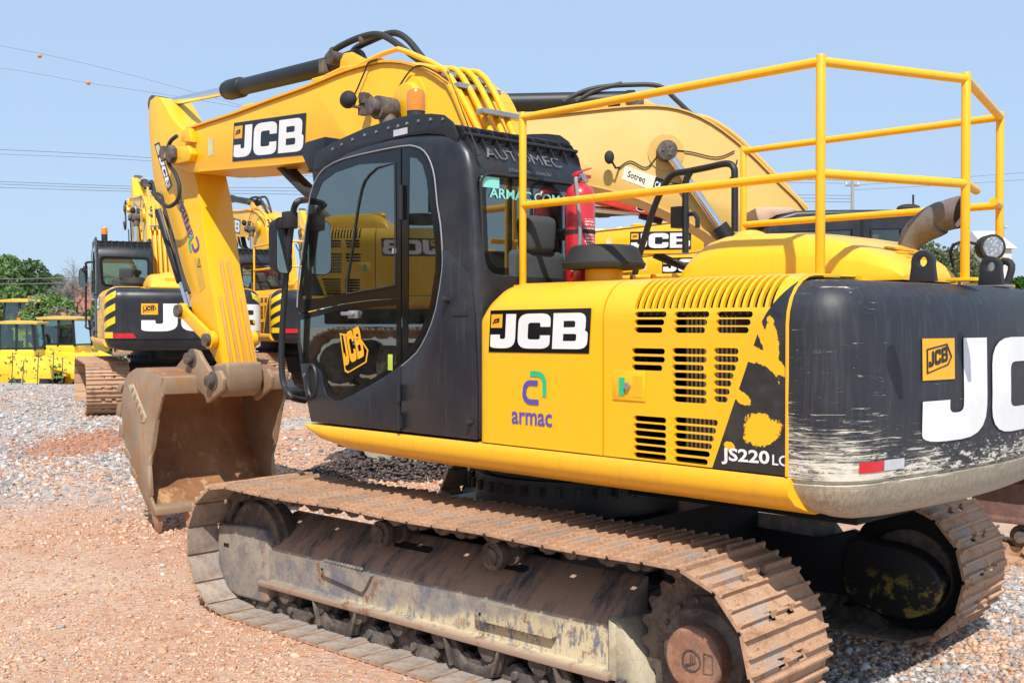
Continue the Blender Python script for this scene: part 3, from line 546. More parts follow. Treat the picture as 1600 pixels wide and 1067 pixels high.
def build_body(root):
    # skirts
    for sd in (1, -1):
        secs = []
        for px, py in ((480, 668), (488, 680), (500, 692), (520, 701), (560, 709), (640, 722.5), (708, 733), (900, 759.4)): p = hp(px, py, W); secs.append((p.x, p.z))
        for x in (-1.7, -2.36): secs.append((x, 1.125))
        S = []
        for x, zb in secs:
            zb = max(zb, 1.123); k = 1.285-zb; S.append([(x, sd*1.10, 1.285), (x, sd*1.268, 1.285), (x, sd*1.284, 1.285-.16*k), (x, sd*1.286, 1.285-.45*k), (x-(.0 if x > -2 else .02), sd*1.262, 1.285-.72*k), (x-(.0 if x > -2 else .05), sd*1.16, zb), (x-(.0 if x > -2 else .05), sd*1.08, zb)])
        loft(S).build('skirt', 'yellow_worn', root, smooth=50)
    m = MB(); m.box((-2.30, -1.1, 1.13), (1.12, 1.1, 1.26)); m.box((-2.3, -1.2, 1.26), (-.45, -.2, 1.9)); m.box((-2.3, -1.0, 1.26), (-1.9, 1.0, 2.0)); m.box((-1.45, .2, 1.26), (-1.30, 1.1, 2.0)); m.build('main_frame', 'black_steel', root); m = MB(); m.box((-2.15, -1.12, .93), (-.68, .30, 1.128)); m.build('belly_shade_box', 'dark_inside', root, bevel=.02)  # black box added under the frame so the open gap reads as shade
    m = MB(); m.box((-2.0, .78, 1.35), (-1.72, 1.14, 2.02)); fin = m.build('radiator', 'radiator_fins', root)
    m = MB(); m.box((-.42, -.7, 2.10), (-2.34, .66, 2.135)); m.build('deck', 'yellow_paint', root, bevel=.01)
    def prof(th):
        o1 = [(W-th, 1.292), (W-th, 1.90)]+[(1.05+(.214-th)*math.cos(R(a)), 1.95+(.205-th)*math.sin(R(a))) for a in range(0, 91, 9)]+[(.62, 2.155-th)]
        return o1
    for sd in (1, -1):
        for k, (xa, xb) in enumerate(((-.437, -1.313), (-1.323, -2.338))):
            out, inn = prof(0), prof(.018); S = []
            xs = [xa-.0, xa-.01, xa-.04, xa-.09, xa-.15, xb] if k == 0 else [xa, xb]
            for i, x in enumerate(xs):
                ks = (.35, .5, .76, .94, 1, 1)[i] if k == 0 else 1
                f = lambda p: (x, sd*(p[0] if p[0] < 1.2 else p[0]-(.012, .004, 0, 0, 0, 0)[i]*(k == 0)), p[1] if p[1] < 1.93 else 1.93+(p[1]-1.93)*ks)
                S.append([f(p) for p in out]+[f(p) for p in inn[::-1]])
            d = loft(S).build('side_door', 'yellow_paint' if k == 0 else 'flash_worn', root, smooth=35)
            if k == 1 and sd == 1:
                c = MB()
                def row(px0, px1, py, n=1, dp=11.35, h=.027):
                    for i in range(n):
                        a_, b_ = hp(px0, py+dp*i, W), hp(px1, py+dp*i, W); z = a_.z; c.prism(slot(a_.x, b_.x, z, h), W-.06, W+.05)
                for (a_, b_) in ((991, 1041), (1053, 1108), (1119, 1176)): row(a_, b_, 491.5, 1); row(a_, b_-3, 503.5, 1); row(a_, b_-6, 515.5, 1)
                for (a_, b_) in ((987, 1039), (1050, 1104), (1115, 1154)): row(a_, b_, 548, 1); row(a_, b_, 560.5, 1); row(a_, b_-4, 573.5, 1)
                for py, e in ((586, 0), (598, 1), (611, 2), (623, 3)): row(1051, 1104, py); row(1115, 1146-e*3, py)
                for i in range(6): row(990, 1041, 653+i*11.4); row(1053, 1122-i*3.2, 655.5+i*12.2)
                nslot = 20
                for i in range(nslot):      # louvres over the shoulder of the door
                    x = -1.52-i*.0385; q = [(x-.0115, 2.005), (x+.0115, 2.005), (x+.0115, 2.3), (x-.0115, 2.3)]; c.prism(q, 1.105, 1.34)
                co = c.build('cut', 'dark_inside', None, weld=False); boolean(d, [co])
                # lock
                p = hp(983, 603, W); m = MB(); m.box((p.x-.10, W, p.z-.07), (p.x+.10, W+.006, p.z+.07)); lk = m.build('lock_panel', 'yellow_paint', d, bevel=.003)
                m = MB(); m.box((p.x-.085, W+.003, p.z-.05), (p.x-.03, W+.008, p.z+.05)); m.build('lock_recess', 'yellow_worn', lk)
                m = MB(); m.cyl((p.x+.0, W+.004, p.z), (p.x+.0, W+.022, p.z), .016, 16); m.build('lock_barrel', 'aluminium', lk); m = MB(); m.box((p.x+.022, W+.005, p.z-.045), (p.x+.055, W+.010, p.z+.04)); m.build('lock_label', 'green_vinyl', lk)
                b = hp(1131, 718, W); e = hp(1206, 724.5, W); F = frame((b.x, W+.003, b.z), (e-b), (0, 0, 1)); s_ = text('JS220', .145, F, 'white_vinyl', d, bold=.004, sx=1.5); w0 = max(v.co.x for v in s_.data.vertices)-min(v.co.x for v in s_.data.vertices)
                kx = (b-e).length/w0; bx = b.x
                for v in s_.data.vertices: v.co.x = bx+(v.co.x-bx)*kx; v.co.z = b.z+(v.co.z-b.z)*.52
                e2 = hp(1206, 725.5, W); text('LC', .062, frame((e2.x, W+.003, e2.z), (-1, 0, 0), (0, 0, 1)), 'white_vinyl', d, bold=.001, sx=1.1)
            if k == 0 and sd == 1:
                logo_px(d, W, (764, 550), (921, 552.5), (767, 485)); 
                b = hp(800, 660.5, W); e = hp(863, 667, W); t_ = text('armac', .16, frame((b.x, W+.003, b.z), (-1, 0, 0), (0, 0, 1)), 'purple_vinyl', d, bold=.003); x0 = max(v.co.x for v in t_.data.vertices); x1 = min(v.co.x for v in t_.data.vertices)
                for v in t_.data.vertices: v.co.x = b.x+(v.co.x-x0)*((b.x-e.x)/(x0-x1)); v.co.z = b.z+(v.co.z-b.z)*.82
                armac_mark(d, lambda u, v, o: (hp(819, 630, W).x-u, W+o, hp(819, 630, W).z+v), .165)
    a1, a2 = [p for p in prof(.05) if p[1] > 1.96][:-1], [p for p in prof(.07) if p[1] > 1.96][:-1]; m = MB(); m.prism(a1+a2[::-1], -1.34, -2.33, 'x'); m.build('louvre_shade_sheet', 'dark_inside', root)  # dark sheet added behind the louvres to put shade in the slots
    # orange trim on the seam
    P = [(-2.343, 1.268, z) for z in np.linspace(1.29, 1.93, 5)]+[(-2.343, 1.05+.218*math.cos(R(a_)), 1.93+.215*math.sin(R(a_))) for a_ in (15, 30, 45, 60, 75, 90)]+[(-2.343, .7, 2.148)]
    MB().tube(P, .008, 6).build('seam_trim', 'yellow_worn', root)
    # engine hood
    S = []
    for x, zt in ((-1.235, 2.20), (-1.25, 2.27), (-1.30, 2.33), (-1.37, 2.375), (-1.47, 2.402), (-1.55, 2.408), (-1.93, 2.392), (-2.1, 2.355), (-2.3, 2.29), (-2.45, 2.22), (-2.50, 2.165)):
        zt = max(zt, 2.16); q = zt-2.135; pr = [(.55, 2.135), (.548, 2.135+q*.5), (.53, 2.135+q*.62), (.50, 2.135+q*.84), (.45, 2.135+q*.96), (.36, zt), (.1, zt+.004), (-.3, zt+.004), (-.56, zt), (-.65, 2.135+q*.96), (-.70, 2.135+q*.84), (-.73, 2.135+q*.62), (-.75, 2.135)]
        kk = 1-.55*sst(-1.9, -2.5, x); S.append([(x, .55+(y-.55)*kk, z) for y, z in pr])
    hood = loft(S).build('engine_hood', 'yellow_paint', root, smooth=50)
    m = MB(); m.box((-1.20, -.72, 2.134), (-2.2, .572, 2.158)); m.build('rubber_seal', 'rubber', hood, bevel=.004)
    m = MB(); m.sphere((-1.42, .15, 2.40), .10, 16, (1, 1, .5)); m.build('hood_dome', 'yellow_paint', hood)
    m = MB(); 
    for i in range(3): m.box((-2.28-.05*i, .0, 2.298-.024*i), (-2.30-.05*i, .3, 2.308-.024*i))
    m.build('hood_louvre', 'yellow_worn', hood)
    for p, q in (((-.40, -1.25, 1.29), (1.10, -.36, 2.05)), ):
        m = MB(); m.box(p, q); m.build('tool_box', 'yellow_paint', root, bevel=.06, seg=3)
    m = MB()
    for i in range(5): m.tube([(-.5-.15*i, .40, 2.13), (-.5-.15*i, .42, 2.2), (-.56-.15*i, .0, 2.22), (-.5-.15*i, -.2, 2.14)], .014, 8)
    m.box((-.55, -.25, 2.13), (-.95, .3, 2.19)); m.build('valve_cover', 'yellow_worn', root, bevel=.004)
def logo_px(parent, y, BL, BR, TL, name='logo', **k):
    a_, b_, c_ = hp(*BL, y), hp(*BR, y), hp(*TL, y); hh = (c_-a_).length; ww = (b_-a_).length; u = (b_-a_)/ww; v = (c_-a_)/hh; h = hh/1.24; sx = (ww-.14*h)/(2.58*h); o = a_+u*.07*h+v*.12*h
    return jcb(parent, lambda s, t, n: tuple(o+u*s+v*t+Vector((0, n, 0))), h, sx=sx, name=name, **k)
def stroke(pts, th):
    P = [Vector(p) for p in pts]; L, Rr = [], []
    for i, p in enumerate(P):
        d = (P[min(i+1, len(P)-1)]-P[max(i-1, 0)]).normalized(); n = Vector((-d.y, d.x))*th/2; L.append(tuple(p+n)); Rr.append(tuple(p-n))
    return L+Rr[::-1]
def armac_mark(parent, mp, s):
    g = [(.28, .95), (.55, .95)]+arc(.62, .66, .29, 80, 0, 6)+[(.91, .25)]; p = [(.66, .06), (.3, .06)]+arc(.28, .32, .26, 265, 180, 4)[0:]+[(.04, .40)]+arc(.28, .42, .24, 180, 95, 5)+[(.62, .66)]
    for q, m in ((g, 'green_vinyl'), (p, 'purple_vinyl')): flat([[(x*s, y*s) for x, y in stroke(q, .17)]], lambda u, v: mp(u, v, .004), m, 'emblem', parent)


def shrink(poly, cx, cz, k): return [(cx+(x-cx)*k, cz+(z-cz)*k) for x, z in poly]
def build_cab(root):
    out = HP(W, [(487, 655), (477, 610), (470, 565), (465, 520), (464, 480), (467, 440), (473, 392), (481, 342), (489, 300), (499, 270), (513, 250), (540, 234), (575, 222), (610, 213), (645, 208.5), (680, 207), (700, 209), (716, 219), (727, 236), (733, 262), (737, 310), (741, 370), (744, 430), (747, 500), (749, 600), (749, 690)])
    zb = 1.292; out[0] = (out[0][0], zb); out[-1] = (-.425, zb); YR = .27
    sh = MB().prism(out, YR, W); cabo = sh.build('cab', 'cab_black', root, bevel=.060, seg=5, smooth=60, angle=75)
    cx, cz = .5, 2.1
    inner = MB().prism([(cx+(x-cx)*.92, cz+(z-cz)*.94) for x, z in out], YR+.04, W-.035).build('c', 'dark_inside', None)
    up = HP(W, [(466, 478), (468, 450), (474, 395), (481, 342), (486, 307), (499, 277), (521, 259), (562, 245.5), (612, 234.5), (647, 233), (661, 240), (671, 258), (677, 280), (681, 320), (686, 350), (689, 391), (689, 421), (679, 482), (666, 520), (650, 548), (627, 569), (600, 588), (576, 602), (551, 616), (533, 625), (522, 625), (512, 618), (506, 602), (502, 580), (491, 568), (470, 567), (466, 540), (465, 510)])
    cut1 = MB().prism(up, W-.2, W+.1).build('c', 'dark_inside', None)
    xr = -.36; rw = [(743, 268), (760, 264), (830, 272), (884, 281), (882, 433), (772, 432), (759, 424), (751, 405), (744, 350)]
    rwp = [(hx(a_, b_, xr).y, hx(a_, b_, xr).z) for a_, b_ in rw]; rwp = smoothpoly(rwp, 3, True); rwp = [(max(.36, min(1.20, y)), z) for y, z in rwp]
    rwp = roundpoly([(1.215, 2.765, .09), (.335, 2.765, .09), (.335, 2.20, .08), (1.19, 2.20, .12)])
    cut2 = MB().prism(rwp, -.8, -.15, 'x').build('c', 'dark_inside', None)
    cut3 = MB().prism([(YR+.08, 1.5), (W-.08, 1.5), (W-.08, 2.72), (YR+.08, 2.72)], .9, 1.7, 'x').build('c', 'dark_inside', None)
    cut4 = MB().prism([(-.2, 1.95), (-.2, 2.78), (1.0, 2.75), (1.12, 1.9)], YR-.1, YR+.1).build('c', 'dark_inside', None)
    boolean(cabo, [inner, cut1, cut2, cut3, cut4])
    # interior
    m = MB(); m.box((-.15, .5, 1.35), (.35, 1.0, 1.62)); m.build('seat_base', 'dark_inside', cabo, bevel=.03)
    m = MB(); m.box((-.12, .52, 1.62), (.36, 1.0, 1.76)); m.build('seat', 'seat_cloth', cabo, bevel=.05, seg=3)
    m = MB(); m.box((-.22, .53, 1.70), (-.10, .99, 2.38), Matrix.Rotation(-.08, 4, 'Y')); m.box((-.24, .64, 2.36), (-.15, .88, 2.58), Matrix.Rotation(-.08, 4, 'Y')); m.build('seat_back', 'seat_cloth', cabo, bevel=.045, seg=3)
    m = MB(); m.box((-.1, 1.03, 1.5), (.45, 1.15, 1.86)); m.box((-.1, .36, 1.5), (.45, .48, 1.86)); m.tube([(.40, 1.09, 1.86), (.43, 1.09, 2.02)], .018, 8); m.tube([(.40, .42, 1.86), (.43, .42, 2.02)], .018, 8); m.sphere((.43, 1.09, 2.04), .03, 8); m.sphere((.43, .42, 2.04), .03, 8); m.box((.85, .4, 1.35), (1.05, .55, 1.7)); m.tube([(.8, .7, 1.35), (.9, .7, 1.75)], .015, 8); m.tube([(.8, .85, 1.35), (.9, .85, 1.75)], .015, 8)
    m.box((-.30, .4, 1.33), (1.15, 1.2, 1.36)); m.build('console', 'dark_inside', cabo, bevel=.012)
    p = hp(655, 465, 1.12); m = MB(); m.box((p.x-.08, 1.09, p.z-.06), (p.x+.08, 1.12, p.z+.06)); m.tube([(p.x, 1.1, p.z-.06), (p.x-.02, 1.1, 1.8)], .012, 6); m.build('display', 'black_steel', cabo, bevel=.01)
    m = MB(); m.prism(HP(1.2, [(520, 575), (545, 562), (566, 570), (578, 592), (545, 615), (525, 618)]), 1.0, 1.16); m.build('foot_mat', 'seat_teal', cabo, bevel=.01)
    # door
    dl = HP(W, [(487, 655), (477, 610), (470, 568), (491, 568), (502, 580), (506, 602), (512, 618), (522, 625.5), (533, 625.5), (551, 617), (576, 603), (600, 589), (626, 571), (626, 674)]); dl[0] = (dl[0][0], 1.30); dl[-1] = (dl[-1][0], 1.30)
    dl = [(x-.004, z) for x, z in dl]
    door = MB().prism(dl, W-.01, W+.010).build('door', 'cab_black', cabo, bevel=.006, angle=50)
    m = MB(); rq = HP(W, [(628, 674), (628, 572), (652, 551), (668, 522), (681, 484), (691, 421), (691, 391), (700, 391), (735, 430), (742, 500), (746, 600), (746, 690)]); rq = [(x, max(z, 1.30)) for x, z in rq]
    m.prism(rq, W-.01, W+.007); m.build('rear_quarter_panel', 'cab_black', cabo, bevel=.005, angle=50)
    m = MB(); q = hp(627, 600, W); m.cyl((q.x, W+.018, q.z), (q.x, W+.018, q.z-.10), .014, 10); m.cyl((q.x, W+.018, q.z-.17), (q.x, W+.018, q.z-.27), .014, 10); m.box((q.x-.03, W+.004, q.z-.26), (q.x+.03, W+.02, q.z-.18)); q = hp(630, 290, W); m.cyl((q.x, W+.018, q.z), (q.x, W+.018, q.z-.2), .016, 10); m.build('door_hinge', 'black_steel', door)
    # glass: upper pane, lower pane, quarter pane, with their dark borders
    def pane(name, outer, clear, par, y=W+.002):
        O_ = HP(W, outer); MB().prism(O_, y-.006, y-.001).build(name, 'cab_glass', par, smooth=20)
        holes = clear if isinstance(clear[0], list) else [clear]; C2 = [HP(W, h) for h in holes]
        flat([O_]+C2, lambda u, v: (u, y+.0015, v), 'window_black', name+'_border', par)
    pane('upper_window', [(466.5, 490), (468, 450), (474, 395), (481, 342), (486, 307), (499, 277), (521, 259), (562, 245.5), (627, 232.5), (627, 466), (580, 468.5), (534, 475)],
         [(473, 468), (474, 440), (480, 395), (487, 345), (493, 312), (504, 285), (524, 270), (562, 257), (618, 254), (619, 444), (596, 449), (541, 457), (500, 466)], door)
    pane('lower_window', [(466.5, 492), (534, 476), (580, 469.5), (627, 467), (627, 569), (600, 588), (576, 602), (551, 616), (533, 625), (522, 625), (512, 618), (506, 602), (502, 580), (491, 568), (470, 567), (466, 540)],
         [(470, 500), (534, 485), (580, 480), (620, 477), (620, 568), (600, 581), (576, 595), (551, 608), (533, 616), (524, 616), (515, 605), (510, 588), (503, 570), (490, 560), (474, 559), (470, 535)], door)
    pane('quarter_window', [(629, 232), (647, 233), (661, 240), (671, 258), (677, 280), (681, 320), (686, 350), (689, 391), (689, 421), (679, 482), (666, 520), (650, 548), (629, 568)],
         [(640, 246), (652, 248), (661, 258), (667, 280), (672, 320), (677, 350), (681, 391), (681, 421), (672, 478), (659, 515), (645, 540), (638, 546)], cabo)
    m = MB(); fr = HP(W, [(543, 459), (543, 440), (551, 390), (560, 326), (570.5, 284), (590, 263), (618, 255), (619, 350), (618, 446), (590, 451)]); q = smoothpoly(fr[:6], 3)+fr[6:]
    m.tube([(x, W+.006, z) for x, z in q+[q[0]]], .006, 6); m.build('sliding_window_frame', 'rubber', door)
    m = MB(); q = HP(W, [(465, 480), (467, 440), (473, 392), (481, 338), (486, 303), (499, 273), (521, 255), (562, 242), (627, 229), (649, 229), (664, 237), (674, 255), (680, 279), (684, 320), (689, 350), (692, 391), (692, 421), (682, 484), (668, 523), (652, 551), (628, 572)])
    q = smoothpoly(q, 2); m.tube([(x, W+.004, z) for x, z in q], .0045, 6); m.build('door_seal', 'grey_vinyl', door)
    m = MB(); q = hp(553, 490, W); m.box((q.x-.05, W+.0, q.z-.03), (q.x+.04, W+.02, q.z+.02)); m.cyl((q.x-.02, W+.01, q.z), (q.x-.02, W+.04, q.z), .018, 12); m.box((q.x-.03, W+.03, q.z-.012), (q.x+.08, W+.045, q.z+.012)); m.build('door_handle', 'galvanised', door, bevel=.005)
    q = hp(490, 595, W); m = MB(); m.tube([(q.x+.05*math.cos(t*.393), W+.014, q.z+.105*math.sin(t*.393)) for t in range(17)], .012, 6); m.prism([(q.x+.045*math.cos(t*.393), q.z+.10*math.sin(t*.393)) for t in range(16)], W, W+.012); m.build('vent', 'black_steel', door)
    q = hp(478, 586, W); MB().cyl((q.x, W, q.z), (q.x, W+.02, q.z), .013, 10).build('door_lock', 'aluminium', door)
    # yellow crest sticker on the lower glass
    a_, b_ = hp(544, 582, W), hp(577, 566, W); oo = hp(540, 572, W); U = (hp(571, 556, W)-hp(540, 572, W)); U.y = 0; V = (hp(532, 528, W)-hp(540, 575, W)); V.y = 0; wl, hl = U.length, V.length
    L, wd = jcb_letters(1.0); k = 1/wd; st = lambda u, v, o: tuple(Vector((oo.x, W+.006+o, oo.z))+U*u+V*v)
    joinflat([[[(x*k, y) for x, y in l] for l in g] for g in L], lambda u, v: st(u, v, 0), 'orange_vinyl', 'sticker_lettering', door)
    pts = [(532, 520), (564, 527), (577, 547), (574, 566), (545, 583), (540, 580)]; Q = HP(W, pts); cx2 = sum(p[0] for p in Q)/6; cz2 = sum(p[1] for p in Q)/6
    flat([Q, shrink(Q, cx2, cz2, .90)], lambda u, v: (u, W+.0065, v), 'orange_vinyl', 'sticker_outline', door)
    for (px, py, w_, h_, mt, par) in ((611, 566, .045, .095, 'lime_label', door), (617, 392, .04, .03, 'grey_vinyl', door)):
        q = hp(px, py, W); flat([[(q.x-w_/2, q.z-h_/2), (q.x+w_/2, q.z-h_/2), (q.x+w_/2, q.z+h_/2), (q.x-w_/2, q.z+h_/2)]], lambda u, v: (u, W+.006, v), mt, 'warning_label', par)
    # far side window, with reversed lettering that reads from the other side
    MB().prism([(-.2, 1.95), (-.2, 2.78), (1.0, 2.75), (1.12, 1.9)], YR+.01, YR+.016).build('right_window', 'clear_glass', cabo)
    MB().prism([(YR+.08, 1.5), (W-.08, 1.5), (W-.08, 2.72), (YR+.08, 2.72)], 1.14, 1.146, 'x').build('windscreen', 'clear_glass', cabo)
    rg = MB().prism(rwp, -.372, -.366, 'x').build('rear_window', 'cab_glass', cabo); rwi = roundpoly([(1.165, 2.715, .07), (.385, 2.715, .07), (.385, 2.25, .06), (1.14, 2.25, .09)])
    flat([rwp, rwi], lambda u, v: (-.374, u, v), 'window_black', 'rear_window_border', cabo)
    m = MB(); m.tube([(-.376-.01, y, z) for y, z in rwp+[rwp[0]]], .008, 6); m.build('rear_window_seal', 'rubber', cabo)
    F = frame((-.377, hx(764, 310, -.37).y, hx(764, 308, -.37).z), (0, -1, 0), (0, 0, 1)); text('ARMAC.COM.BR', .075, F, 'cyan_vinyl', rg, bold=.0015, sx=1.28)
    q = hx(766, 285, -.377); flat([[(q.y-.07, q.z-.03), (q.y+.07, q.z-.03), (q.y+.07, q.z+.03), (q.y-.07, q.z+.03)]], lambda u, v: (-.377, u, v), 'cyan_vinyl', 'window_label', rg)
    rx = sorted([(z, x) for x, z in out[16:]]); zs, xs = [a_[0] for a_ in rx], [a_[1] for a_ in rx]; surf = lambda y, z, o: (np.interp(z, zs, xs)-o, y, z)
    p = hx(760, 243, -.33); q = hx(864, 262, -.33); text('AUTOMEC', .10, None, 'faded_grey', cabo, bold=0, sx=1.30, mapf=lambda u, v: surf(p.y-u, p.z-.01+v*.9, .012)); text('jcbautomec.com.br', .042, None, 'faded_grey', cabo, sx=1.1, mapf=lambda u, v: surf(p.y-.15-u, p.z-.075+v*.9, .010))
    # roof guard
    gp = HP(W-.02, [(494, 239), (510, 229), (527.5, 220), (570, 201), (622.5, 184), (650, 179), (675, 178), (694, 180), (708, 191), (717, 213), (714, 227), (705, 219), (694, 210.5), (670, 209), (640, 212), (603.5, 220), (560, 236), (520, 256), (506, 272), (498, 290), (492, 296), (489, 270)])
    for y in (W-.02, YR+.02):
        g = MB().prism(gp, y-.006, y+.006).build('roof_guard', 'black_steel', cabo, bevel=.002)
        if y > 1:
            m = MB()
            for px, py in ((518, 233), (532, 226), (549, 218), (568, 211), (586, 206), (605, 200), (620, 197), (634, 193), (652, 189), (671, 186.5), (690, 186)): q = hp(px, py, W); m.cyl((q.x, y, q.z), (q.x, y+.016, q.z), .009, 6)
            m.build('bolt', 'galvanised', g); q = HP(W-.012, [(615, 214), (637, 209), (637, 199), (615, 204)]); flat([q], lambda u, v: (u, y+.0095, v), 'reflector_white', 'guard_label', g)
    m = MB()
    for i in range(9):
        y = W-.05-i*.112; m.prism([(.95, 3.02), (.2, 3.09), (-.1, 3.075), (-.24, 3.03), (-.30, 2.945), (-.315, 2.89), (-.29, 2.88), (-.24, 2.94), (-.05, 2.985), (.3, 2.99), (.95, 2.95)], y-.004, y+.004); m.cyl((-.26, y, 2.985), (-.26, y-.02, 2.985), .008, 6)
    for x, z in ((-.27, 2.99), (-.15, 3.05), (.2, 3.06), (.6, 3.03)): m.tube([(x, W-.03, z), (x, YR+.03, z)], .011, 6)
    m.prism([(-.2, 2.97), (-.22, 3.03), (.9, 3.03), (.95, 2.97)], YR+.05, W-.05); m.build('guard_fins', 'black_steel', cabo, smooth=20)
    p = hp(495, 232, W); m = MB(); m.prism([(p.x-.02, p.z-.13), (p.x-.06, p.z+.07), (p.x+.16, p.z+.06), (p.x+.20, p.z-.02), (p.x+.12, p.z-.13)], W-.42, W-.02); m.build('work_light_box', 'black_steel', cabo, bevel=.006)
    m = MB()
    for i in range(8): m.box((p.x+.13-.02*i, W-.43, p.z-.135), (p.x+.135-.02*i, W-.01, p.z-.13))
    m.build('light_grille', 'black_steel', cabo)
    # handle bar of the door side and mirror
    tb = [(478, 313), (466, 315), (459, 328), (453, 372), (446, 440), (441, 520), (440, 570), (444, 602), (455, 620), (476, 626)]
    m = MB(); P = smoothpoly([tuple(hp(a_, b_, 1.36 if 0 < i < 9 else 1.22)) for i, (a_, b_) in enumerate(tb)], 4); m.tube(P, .021, 10); gb = m.build('grab_rail', 'black_steel', cabo)
    mc = hp(444, 384, 1.40); m = MB(); cl = Matrix.Rotation(-AH, 4, 'Z')@Vector((-CH[0], -CH[1], 0)); dv = cl-mc; RM = Matrix.Translation(mc)@Matrix.Rotation(math.atan2(-dv.y, -dv.x)+R(52), 4, 'Z')
    ov = roundpoly([(-.085, -.185, .06), (.085, -.185, .06), (.085, .185, .06), (-.085, .185, .06)])
    V = [RM@Vector((0, y, z)) for y, z in ov]; Vb = [RM@Vector((.075, y*.8, z*.85)) for y, z in ov]; n = len(ov)
    m.add(V+Vb, [tuple(range(n)), tuple(range(n, 2*n))[::-1]]+[(i, (i+1) % n, (i+1) % n+n, i+n) for i in range(n)]); mi = m.build('mirror', 'black_steel', gb, bevel=.008, angle=60)
    MB().add([RM@Vector((-.004, y*.93, z*.95)) for y, z in ov], [tuple(range(n))[::-1]]).build('mirror_glass', 'mirror_glass', mi)
    q = hp(452, 344, 1.38); m = MB(); m.box((q.x-.03, q.y-.05, q.z-.055), (q.x+.05, q.y+.03, q.z+.055)); m.build('mirror_clamp', 'rubber', mi, bevel=.01)
    # small fittings
    m = MB(); q = hp(702, 470, W); m.cyl((q.x, W, q.z), (q.x-.0, W+.05, q.z+.01), .018, 12); q = hp(721, 488, W); m.box((q.x-.06, W, q.z-.02), (q.x+.06, W+.014, q.z+.02)); q = hp(738, 660, W); m.cyl((q.x, W, q.z), (q.x, W+.045, q.z), .016, 12); m.build('latch', 'rubber', cabo, bevel=.003)
    q = hx(748, 243, -.37); m = MB(); m.tube([(q.x, q.y, q.z), (q.x+.02, q.y+.02, q.z+.08), (q.x+.20, q.y+.06, q.z+.50)], [.016, .005, .0015], 6); m.build('aerial', 'rubber', cabo)
    # warning beacon
    q = hp(650, 188, 1.08); m = MB(); m.cyl((q.x, 1.08, q.z-.12), (q.x, 1.08, q.z+.055), .055, 20); be = m.build('beacon', 'rubber', cabo, bevel=.006)
    m = MB(); m.tube([(q.x, 1.08, q.z+.05), (q.x, 1.08, q.z+.155), (q.x, 1.08, q.z+.178), (q.x, 1.08, q.z+.187)], [.058, .056, .046, .026], 24); m.build('beacon_lens', 'amber_lens', be)
    return cabo
def ribbon(m, pts, y0, y1, th):
    for a_, b_ in zip(pts, pts[1:]):
        d = Vector((b_[0]-a_[0], b_[1]-a_[1])).normalized(); n = Vector((-d.y, d.x))*th; m.prism([a_, b_, (b_[0]+n.x, b_[1]+n.y), (a_[0]+n.x, a_[1]+n.y)], y0, y1)
